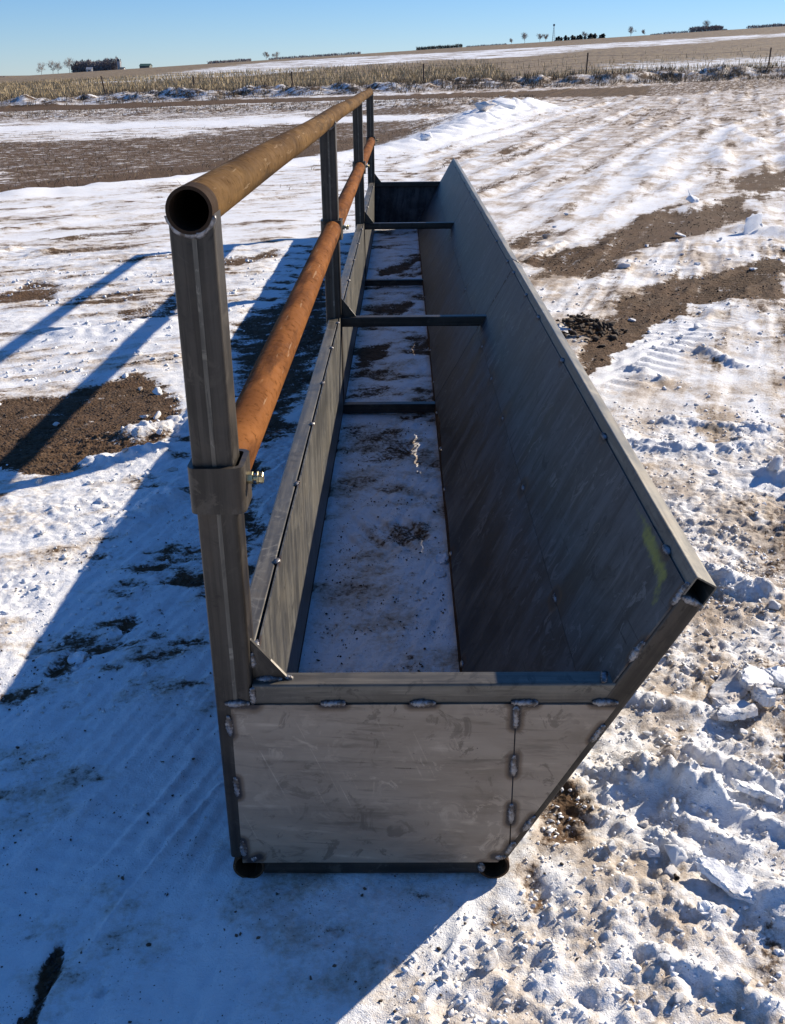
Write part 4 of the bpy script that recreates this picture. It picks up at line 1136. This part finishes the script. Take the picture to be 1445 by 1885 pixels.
    for i in range(14):
        a = 2 * math.pi * i / 14
        for r, d in ((.28, 0.0), (.20, -.05), (.14, -.5)): ring_v.append((r * math.cos(a), d, r * math.sin(a)))
    for i in range(14):
        for j in range(2): ring_f.append((i * 3 + j, i * 3 + j + 1, ((i + 1) % 14) * 3 + j + 1, ((i + 1) % 14) * 3 + j))
    ring_f.append(tuple(i * 3 + 2 for i in range(14)))
    h_ = link("hole", mesh("hole", [(v[0], v[1] * -1 - .97, v[2]) for v in ring_v], ring_f, M['grit'], None, 40), hole)
    hole.rotation_euler = (0, 0, .1)
    place(protos[3], .560, -.245, (.032, .026, .030), "grey snow block standing alone on smooth snow before the end plate", cat="snow block", name="snow_block")
    place(protos[4], .470, -.275, (.012, .010, .024), "pointed shard of snow beside the edge of the bunk's shadow", cat="snow shard")
    place(protos[6], 1.022, .885, (.050, .030, .026), "long snow lump under the sloped brace of the near end")
    place(protos[8], 2.02, 2.36, (.060, .055, .075), "tall snow block standing in trampled snow away from the top rail", cat="snow block", name="snow_block")
    place(protos[9], 2.10, 2.22, (.075, .06, .05), "crumbled snow lump at the foot of the tall snow block")
    place(protos[10], 4.21, 11.96, (.16, .10, .10), "clean white snow lump alone on bare brown earth", cat="snow lump")
    place(protos[11], 4.21, 9.50, (.20, .07, .20), "upright pointed wedge of snow at the edge of the brown track", rz=.7, cat="snow wedge")
    place(protos[0], 3.7, 33.2, (.55, .4, .42), "big bluish snow block on the far end of the plowed berm", cat="snow block", name="snow_block")
    place(protos[3], 2.9, 30.9, (.42, .3, .34), "snow block on the plowed berm just short of the bluish block", cat="snow block", name="snow_block")
    place(protos[5], .95, 22.7, (.22, .16, .18), "small white snow block on the berm beyond the far end", cat="snow block", name="snow_block")
    # frozen mud heap by the sloped side
    parts = []
    rg2 = np.random.RandomState(9)
    pts = np.column_stack([rg2.normal(1.66, .11, 150), rg2.normal(5.15, .19, 150)]); z, _ = on_ground(pts)
    z = z + .07 * np.exp(-((pts[:, 0] - 1.66) ** 2 / .02 + (pts[:, 1] - 5.15) ** 2 / .05))
    me = scatter_mesh("mud_heap", small, np.column_stack([pts, z]), .012 + .03 * rg2.rand(150) ** 2, M['skid'], rg2)
    o = link("mud_heap", me, None, None); me.materials.clear(); me.materials.append(mat_plain("frozen_mud", (.03, .02, .014), (.07, .048, .033), 20, .95)); tag(o, "heap of dark frozen mud clods beside the sloped side of the bunk", "mud heap", None, "stuff")

# ------------------------------------------------------------------ dead grass and stubble
def blades(name, pts, z, h, w, lean, mat, rg):
    n = len(pts); a = rg.uniform(0, 2 * np.pi, n)
    dx, dy = np.cos(a) * w, np.sin(a) * w
    lx, ly = rg.normal(0, 1, n) * lean * h, rg.normal(0, 1, n) * lean * h
    b1 = np.stack([pts[:, 0] - dx, pts[:, 1] - dy, z - .02], 1); b2 = np.stack([pts[:, 0] + dx, pts[:, 1] + dy, z - .02], 1)
    m1 = np.stack([pts[:, 0] - dx * .8 + lx * .45, pts[:, 1] - dy * .8 + ly * .45, z + h * .55], 1); m2 = m1 + np.stack([dx * 1.6, dy * 1.6, dx * 0], 1)
    t = np.stack([pts[:, 0] + lx, pts[:, 1] + ly, z + h], 1)
    V = np.stack([b1, b2, m2, m1, t], 1).reshape(-1, 3)
    o_ = (np.arange(n) * 5)[:, None]
    F = np.concatenate([o_ + np.array([[0, 1, 2]]), o_ + np.array([[0, 2, 3]]), o_ + np.array([[3, 2, 4]])]).astype(np.int32)
    me = bpy.data.meshes.new(name)
    me.vertices.add(len(V)); me.vertices.foreach_set("co", V.astype(np.float32).ravel())
    me.loops.add(F.size); me.loops.foreach_set("vertex_index", F.ravel())
    me.polygons.add(len(F)); me.polygons.foreach_set("loop_start", np.arange(0, F.size, 3, dtype=np.int32)); me.polygons.foreach_set("loop_total", np.full(len(F), 3, np.int32))
    me.update(calc_edges=True); me.materials.append(mat)
    o = link(name, me); tag(o, kind='stuff'); return o

def build_grass():
    rg = np.random.RandomState(31)
    # corn stubble in rows beyond the fence
    n = 44000
    y = 61.5 + 75 * rg.rand(n) ** 1.35; y = np.round(y / .76) * .76 + rg.normal(0, .05, n)
    x = rg.uniform(-1, 1, n) * (y * .44 + 4)
    keep = rg.rand(n) < np.where(x > 7 + (y - 62) * .05, np.where(y < 74, .42, .08), 1.0) * (1 - .8 * sstep(92, 112, y) * sstep(-25, 5, x))
    p = np.column_stack([x, y])[keep]; z = on_ground(p)[0]
    m = len(p)
    blades("corn_stubble", p, z, rg.uniform(.16, .48, m) * (1 + .5 * (rg.rand(m) < .06)), rg.uniform(.012, .03, m), .28, M['straw'], rg)
    # weeds along the snow bank
    n = 26000
    p = np.column_stack([rg.uniform(-28, 26, n), rg.normal(57.0, 2.0, n)]); p = p[(p[:, 1] > 53.4) & (p[:, 1] < 61.5) & (fbm(p[:, 0] / 1.4, p[:, 1] / 1.4, 3, 600) > -.05)]
    z = on_ground(p)[0]; m = len(p)
    blades("dry_weeds", p, z, rg.uniform(.08, .34, m), rg.uniform(.008, .02, m), .4, M['weed'], rg)
    # withered grass on the worn yard to the left
    n = 15000
    p = np.column_stack([rg.uniform(-11.5, 4, n), 13.5 + 24 * rg.rand(n) ** 1.2])
    z, d = on_ground(p); k = (d > .42) & (fbm(p[:, 0] / .8, p[:, 1] / .8, 3, 601) > -.1); p = p[k]; z = z[k]; m = len(p)
    blades("withered_grass", p, z, rg.uniform(.02, .075, m), rg.uniform(.003, .007, m), .9, M['weed'], rg)
    n = 6000
    p = np.column_stack([rg.uniform(-17, 6, n), rg.uniform(39.5, 46, n)]); z = on_ground(p)[0]; m = n
    k = fbm(p[:, 0] / 1.1, p[:, 1] / 1.1, 3, 602) > 0; p = p[k]; z = z[k]; m = len(p)
    blades("withered_grass", p, z, rg.uniform(.05, .16, m), rg.uniform(.006, .012, m), .7, M['weed'], rg)

# ------------------------------------------------------------------ fence
def build_fence():
    FX = [(-17.0, 61.6, 1.28, -.16), (-11.9, 61.9, 1.08, .03), (-6.04, 62.0, 1.10, -.06), (1.66, 62.0, 1.20, -.02), (11.13, 62.0, 1.42, .035), (21.7, 62.0, 1.30, .03)]
    root = empty("wire_fence", (1.66, 62.0, float(land(1.66, 62.0))), "sparse field fence of thin dark posts and wires along the corn stubble", "fence")
    inv = Matrix.Translation(-root.location)
    tops = []
    for x, y, h, lean in FX:
        z = float(on_ground(np.array([[x, y]]))[0][0])
        me = tube_mesh("post", (x, y, z - .15), (x + lean * h, y, z + h), circle(.045, 8), circle(.02, 8), (1, 0, .01), M['post'], smooth=40)
        link("post", me, root, None, inv); tops.append((x, y, z, h, lean))
    tops = [(-27.0, 61.2, float(land(-27, 61)), 1.2, 0)] + tops + [(31.0, 62.0, float(land(31, 62)), 1.3, 0)]
    for k in (.35, .62, .9):
        cu = []
        for a, b in zip(tops, tops[1:]):
            for i in range(6):
                t = i / 6; q = lambda s: Vector((s[0] + s[4] * s[3] * k, s[1] - .05, s[2] + s[3] * k))
                p = q(a).lerp(q(b), t); p.z -= .12 * 4 * t * (1 - t) * (.4 + k * .5); cu.append(p)
        V, F = [], []
        for p in cu:
            for j in range(3): V.append(p + Vector((0, math.cos(j * 2.094) * .005, math.sin(j * 2.094) * .005)))
        for i in range(len(cu) - 1):
            for j in range(3): F.append((i * 3 + j, i * 3 + (j + 1) % 3, i * 3 + 3 + (j + 1) % 3, i * 3 + 3 + j))
        link("wire", mesh("wire", V, F, M['wire']), root, None, inv)

# ------------------------------------------------------------------ the far edge: trees, farm, mast
def branch_tree(seed, H, spread=.5, depth=4, thick=.017):
    r = random.Random(seed); TV, TF, CV, CF = [], [], [], []
    def seg(V, F, a, b, ra, rb, n):
        ax = (b - a).normalized(); x = ax.orthogonal().normalized(); y = ax.cross(x); o = len(V)
        for p, rr in ((a, ra), (b, rb)):
            for i in range(n):
                t = 2 * math.pi * i / n; V.append(p + x * rr * math.cos(t) + y * rr * math.sin(t))
        for i in range(n): F.append((o + i, o + (i + 1) % n, o + n + (i + 1) % n, o + n + i))
    def grow(p, d, L, rad, lv):
        n = 3; q = p
        for k in range(n):
            dd = (d + Vector((r.gauss(0, .13), r.gauss(0, .13), r.gauss(.03, .08)))).normalized(); nq = q + dd * L / n
            r0 = rad * (1 - .45 * k / n); r1 = rad * (1 - .45 * (k + 1) / n)
            if lv == 0: seg(TV, TF, q, nq, r0, r1, 7)
            else: seg(CV, CF, q, nq, r0, r1, 3)
            q = nq; d = dd
            if lv < depth and (lv > 0 or k >= 1):
                for _ in range(r.choice((1, 2, 2)) if lv else 3):
                    a = r.uniform(0, 6.283); side = d.orthogonal().normalized(); side = Matrix.Rotation(a, 3, d) @ side
                    grow(q, (d * r.uniform(.55, .9) + side * r.uniform(.5, 1.0) * (spread + .3) + Vector((0, 0, .18))).normalized(), L * r.uniform(.5, .75), max(r1 * r.uniform(.5, .68), .024), lv + 1)
        if lv < depth: grow(q, d, L * .6, rad * .5, lv + 1)
    grow(Vector((0, 0, -.4)), Vector((r.gauss(0, .06), 0, 1)).normalized(), H * .42, H * thick, 0)
    s = H / max(v.z for v in CV)
    CV = [v * s for v in CV]; TV = [v * s for v in TV]
    return mesh("trunk", TV, TF, M['bark'], None, 60), mesh("crown", CV, CF, M['twig'])

def thicket(name, x0, x1, y, depth, h0, h1, mat, n, seed, leaf=.5, label=None, cat=None, prof=None):
    """a wood far off that reads as one mass: upright twig tufts filling its volume"""
    rg = np.random.RandomState(seed)
    x = rg.uniform(x0, x1, n); yy = y + rg.uniform(0, depth, n)
    top = (h0 + (h1 - h0) * (.5 + .5 * fbm(x / 7, yy / 7, 3, seed))) * (prof(x) if prof else 1)
    zz = land(x, yy) - .3 + top * rg.rand(n) ** .75
    w = leaf * rg.uniform(.35, 1, n); hh = leaf * rg.uniform(.8, 2.2, n); a = rg.uniform(0, 3.14, n)
    A = np.stack([x - w * np.cos(a) * .5, yy - w * np.sin(a) * .5, zz], 1); B = np.stack([x + w * np.cos(a) * .5, yy + w * np.sin(a) * .5, zz + rg.normal(0, .1, n)], 1)
    C = np.stack([x + rg.normal(0, .25, n) * leaf, yy + rg.normal(0, .25, n) * leaf, zz + hh], 1)
    V = np.stack([A, B, C], 1).reshape(-1, 3).astype(np.float32); F = np.arange(3 * n, dtype=np.int32)
    me = bpy.data.meshes.new(name); me.vertices.add(3 * n); me.vertices.foreach_set("co", V.ravel()); me.loops.add(3 * n); me.loops.foreach_set("vertex_index", F)
    me.polygons.add(n); me.polygons.foreach_set("loop_start", np.arange(0, 3 * n, 3, dtype=np.int32)); me.polygons.foreach_set("loop_total", np.full(n, 3, np.int32))
    me.update(calc_edges=True); me.materials.append(mat)
    o = link(name, me); tag(o, label, cat, None, 'stuff'); return o

def build_far():
    Y = 900.0
    base = lambda x, y=Y: float(land(x, y)) 
    def tree(x, H, seed, label, group=None, spread=.5, y=Y, name="bare_tree"):
        t = empty(name, (x, y, base(x, y)), label, "tree", group)
        tm, cm = branch_tree(seed, H, spread)
        link("trunk", tm, t); link("crown", cm, t)
    tree(-300, 11.0, 1, "wide bare tree standing apart, farthest of the bare ones from the dark windbreak", spread=.75)
    tree(-290, 12.0, 2, "bare tree with a leaning crown between the wide one and the windbreak", spread=.6)
    tree(-285.5, 11.0, 12, "slender bare tree a little short of the dark windbreak", spread=.55)
    tree(-276, 13.0, 3, "tall round bare tree touching the windbreak at the end away from the silo", spread=.6)
    tree(-112, 7.5, 4, "small sparse bare tree on the horizon beside a bushier one", spread=.6)
    tree(-103, 7.0, 5, "bushy bare tree on the horizon beside a sparser one", spread=.85)
    tree(101, 9.5, 6, "dense tall bare tree on the ridge short of the lattice mast", spread=.5)
    tree(113, 7.5, 7, "narrow bare tree midway between the dense tall one and the mast", spread=.45)
    tree(118, 7.0, 17, "bare tree standing close next to the lattice mast", spread=.5)
    tree(148, 7.0, 8, "bare tree rising behind the row of evergreens", spread=.6)
    tree(187, 8.5, 9, "spreading bare tree standing alone past the evergreen row", spread=.8)
    tree(199, 5.5, 19, "thin bare sapling past the spreading tree", spread=.35)
    tree(247, 9.5, 10, "bare tree towering over the low dark thicket on the ridge", spread=.6)
    tree(90, 5.5, 23, "low bare tree alone on the ridge before the dense tall one", spread=.5)
    # evergreens in a row
    def evergreen(x, H, seed, w=.42):
        rg = np.random.RandomState(seed); n = 900
        zz = H * rg.rand(n) ** .8; rad = w * H * (1.05 - zz / H) ** .8 * (.75 + .35 * np.sin(zz * 2.1 + seed)); a = rg.uniform(0, 6.283, n); rr = rad * np.sqrt(rg.rand(n))
        c = np.stack([rr * np.cos(a), rr * np.sin(a), zz + .3], 1); s = .5
        d1 = np.stack([np.cos(a), np.sin(a), -.35 + 0 * a], 1) * s; d2 = np.stack([-np.sin(a), np.cos(a), 0 * a], 1) * s * .6
        V = np.stack([c - d2, c + d2, c + d1 * 1.4], 1).reshape(-1, 3)
        return mesh("crown", V, np.arange(3 * n).reshape(-1, 3), M['green'])
    ems = [evergreen(0, 4.0, k, .75) for k in range(4)]
    tv = [Vector((.18 * math.cos(i * 1.047), .18 * math.sin(i * 1.047), z)) for z in (-.3, 1.2) for i in range(6)]
    etm = mesh("trunk", tv, [(i, (i + 1) % 6, 6 + (i + 1) % 6, 6 + i) for i in range(6)], M['bark'])
    for k in range(19):
        x = 126.5 + k * 2.15 + random.uniform(-.8, .8); t = empty("evergreen_tree", (x, Y + random.uniform(-3, 3), base(x)), "dark evergreen in the planted row past the lattice mast", "tree", "evergreens in the row past the mast")
        link("trunk", etm, t); link("crown", ems[k % 4], t); s = random.uniform(.7, 1.15); t.scale = (s, s, s)
    # woods too far to tell the trees apart
    thicket("windbreak", -276, -236, Y + 4, 12, 3.5, 11.5, M['wood'], 9000, 1, .9)
    thicket("far_woods", -172, -134, Y + 60, 14, 1.8, 3.4, M['wood'], 2200, 2, .7)
    thicket("far_woods", -118, -36, Y + 60, 14, 1.4, 3.0, M['wood'], 2600, 3, .7)
    thicket("far_woods", 12, 50, Y, 10, 1.6, 3.6, M['green'], 2200, 4, .7)
    thicket("far_woods", 54, 88, Y + 10, 10, .8, 1.8, M['wood'], 900, 5, .6)
    thicket("far_woods", 236, 262, Y, 10, 3.2, 5.2, M['wood'], 3000, 6, .7)
    thicket("far_woods", 214, 234, Y, 8, 1.2, 2.6, M['wood'], 600, 7, .6)
    thicket("far_woods", 290, 345, Y + 20, 12, 1.8, 3.4, M['wood'], 2600, 8, .7)
    thicket("far_woods", -372, -330, Y, 10, .6, 2.0, M['wood'], 500, 9, .6)
    # farm at the end of the windbreak
    def lathe(name, prof, mat, n=20):
        V = [(r * math.cos(2 * math.pi * i / n), r * math.sin(2 * math.pi * i / n), z) for r, z in prof for i in range(n)]
        F = [(k * n + i, k * n + (i + 1) % n, (k + 1) * n + (i + 1) % n, (k + 1) * n + i) for k in range(len(prof) - 1) for i in range(n)]
        F.append(tuple((len(prof) - 1) * n + i for i in range(n)))
        return mesh(name, V, F, mat, None, 40)
    x = -233.6; t = empty("silo", (x, Y - 2, base(x)), "grey farm silo with a dark dome at the end of the windbreak", "silo")
    link("tower", lathe("tower", [(1.45, -.5), (1.45, 7.0)], M['silo']), t); link("dome", lathe("dome", [(1.5, 7.002), (1.45, 7.7), (1.1, 8.4), (.5, 8.8), (.05, 8.9)], M['dome']), t)
    def shed(name, x, w, d, h, rh, wall, roof, label, y=Y, cat="building"):
        t = empty(name, (x, y, base(x, y)), label, cat)
        V = [(-w / 2, -d / 2, -.5), (w / 2, -d / 2, -.5), (w / 2, d / 2, -.5), (-w / 2, d / 2, -.5), (-w / 2, -d / 2, h), (w / 2, -d / 2, h), (w / 2, d / 2, h), (-w / 2, d / 2, h), (-w / 2, 0, h + rh), (w / 2, 0, h + rh)]
        link("wall", mesh("wall", V, [(0, 1, 5, 4), (2, 3, 7, 6), (1, 2, 6, 9, 5), (3, 0, 4, 8, 7)], M[wall]), t)
        e = .35; R = [(-w / 2 - e, -d / 2 - e, h - .1), (w / 2 + e, -d / 2 - e, h - .1), (w / 2 + e, 0, h + rh + .06), (-w / 2 - e, 0, h + rh + .06), (-w / 2 - e, d / 2 + e, h - .1), (w / 2 + e, d / 2 + e, h - .1)]
        R2 = [(a, b, c + .12) for a, b, c in R]
        link("roof", mesh("roof", R + R2, [(6, 7, 8, 9), (9, 8, 11, 10), (0, 3, 2, 1), (3, 4, 5, 2), (0, 1, 7, 6), (4, 10, 11, 5), (0, 6, 9, 3), (3, 9, 10, 4), (1, 2, 8, 7), (2, 5, 11, 8)], M[roof]), t)
        dv = [(-.9, -d / 2 - .05, -.2), (.9, -d / 2 - .05, -.2), (.9, -d / 2 - .05, h * .75), (-.9, -d / 2 - .05, h * .75), (-.9, -d / 2 + .02, -.2), (.9, -d / 2 + .02, -.2), (.9, -d / 2 + .02, h * .75), (-.9, -d / 2 + .02, h * .75)]
        link("door", mesh("door", dv, [(0, 1, 2, 3), (0, 3, 7, 4), (1, 5, 6, 2), (3, 2, 6, 7)], M['dome']), t)
        return t
    shed("barn", -212, 8.2, 10, 2.2, 1.6, 'barn_wall', 'barn_green', "green-roofed barn standing alone past the silo")
    shed("farmhouse", -258, 4.5, 5, 2.4, 1.5, 'house', 'silo', "pale little farmhouse in front of the windbreak", Y - 3)
    shed("farm_shed", -231, 4.2, 4, 1.5, .8, 'house', 'dome', "low pale shed at the foot of the silo", Y - 4)
    # lattice mast
    x = 124.0; t = empty("lattice_mast", (x, Y, base(x)), "thin lattice mast standing before the evergreen row", "mast")
    H = 12.5; legs = []
    for k in range(3):
        a = k * 2.094; p0 = Vector((1.6 * math.cos(a), 1.6 * math.sin(a), -.3)); p1 = Vector((.2 * math.cos(a), .2 * math.sin(a), H)); legs.append((p0, p1))
        link("leg", tube_mesh("leg", p0, p1, circle(.10, 6), circle(.04, 6), (1, .2, .01), M['mast']), t)
    for j in range(8):
        for k in range(3):
            a = legs[k][0].lerp(legs[k][1], j / 8); b = legs[(k + 1) % 3][0].lerp(legs[(k + 1) % 3][1], (j + 1) / 8)
            link("strut", tube_mesh("strut", a, b, circle(.05, 4), circle(.02, 4), (.3, .2, 1), M['mast']), t)
    hub = link("fan_wheel", lathe("fan_wheel", [(.05, -.1), (.9, -.05), (.9, .05), (.05, .1)], M['mast'], 12), t); hub.location = (0, -.3, H + .2); hub.rotation_euler = (math.pi / 2, 0, 0)
    # two low dark humps of machinery or scrub on the ridge
    thicket("far_scrub", 203, 212, Y - 2, 6, .7, 1.7, M['wood'], 260, 11, .6)
    thicket("far_scrub", 261.5, 265, Y - 2, 5, .8, 1.5, M['wood'], 140, 12, .6)

ground = build_ground(); ground.data.materials.append(M['ground'])
build_bunk()
build_loose()
build_grass()
build_fence()
build_far()
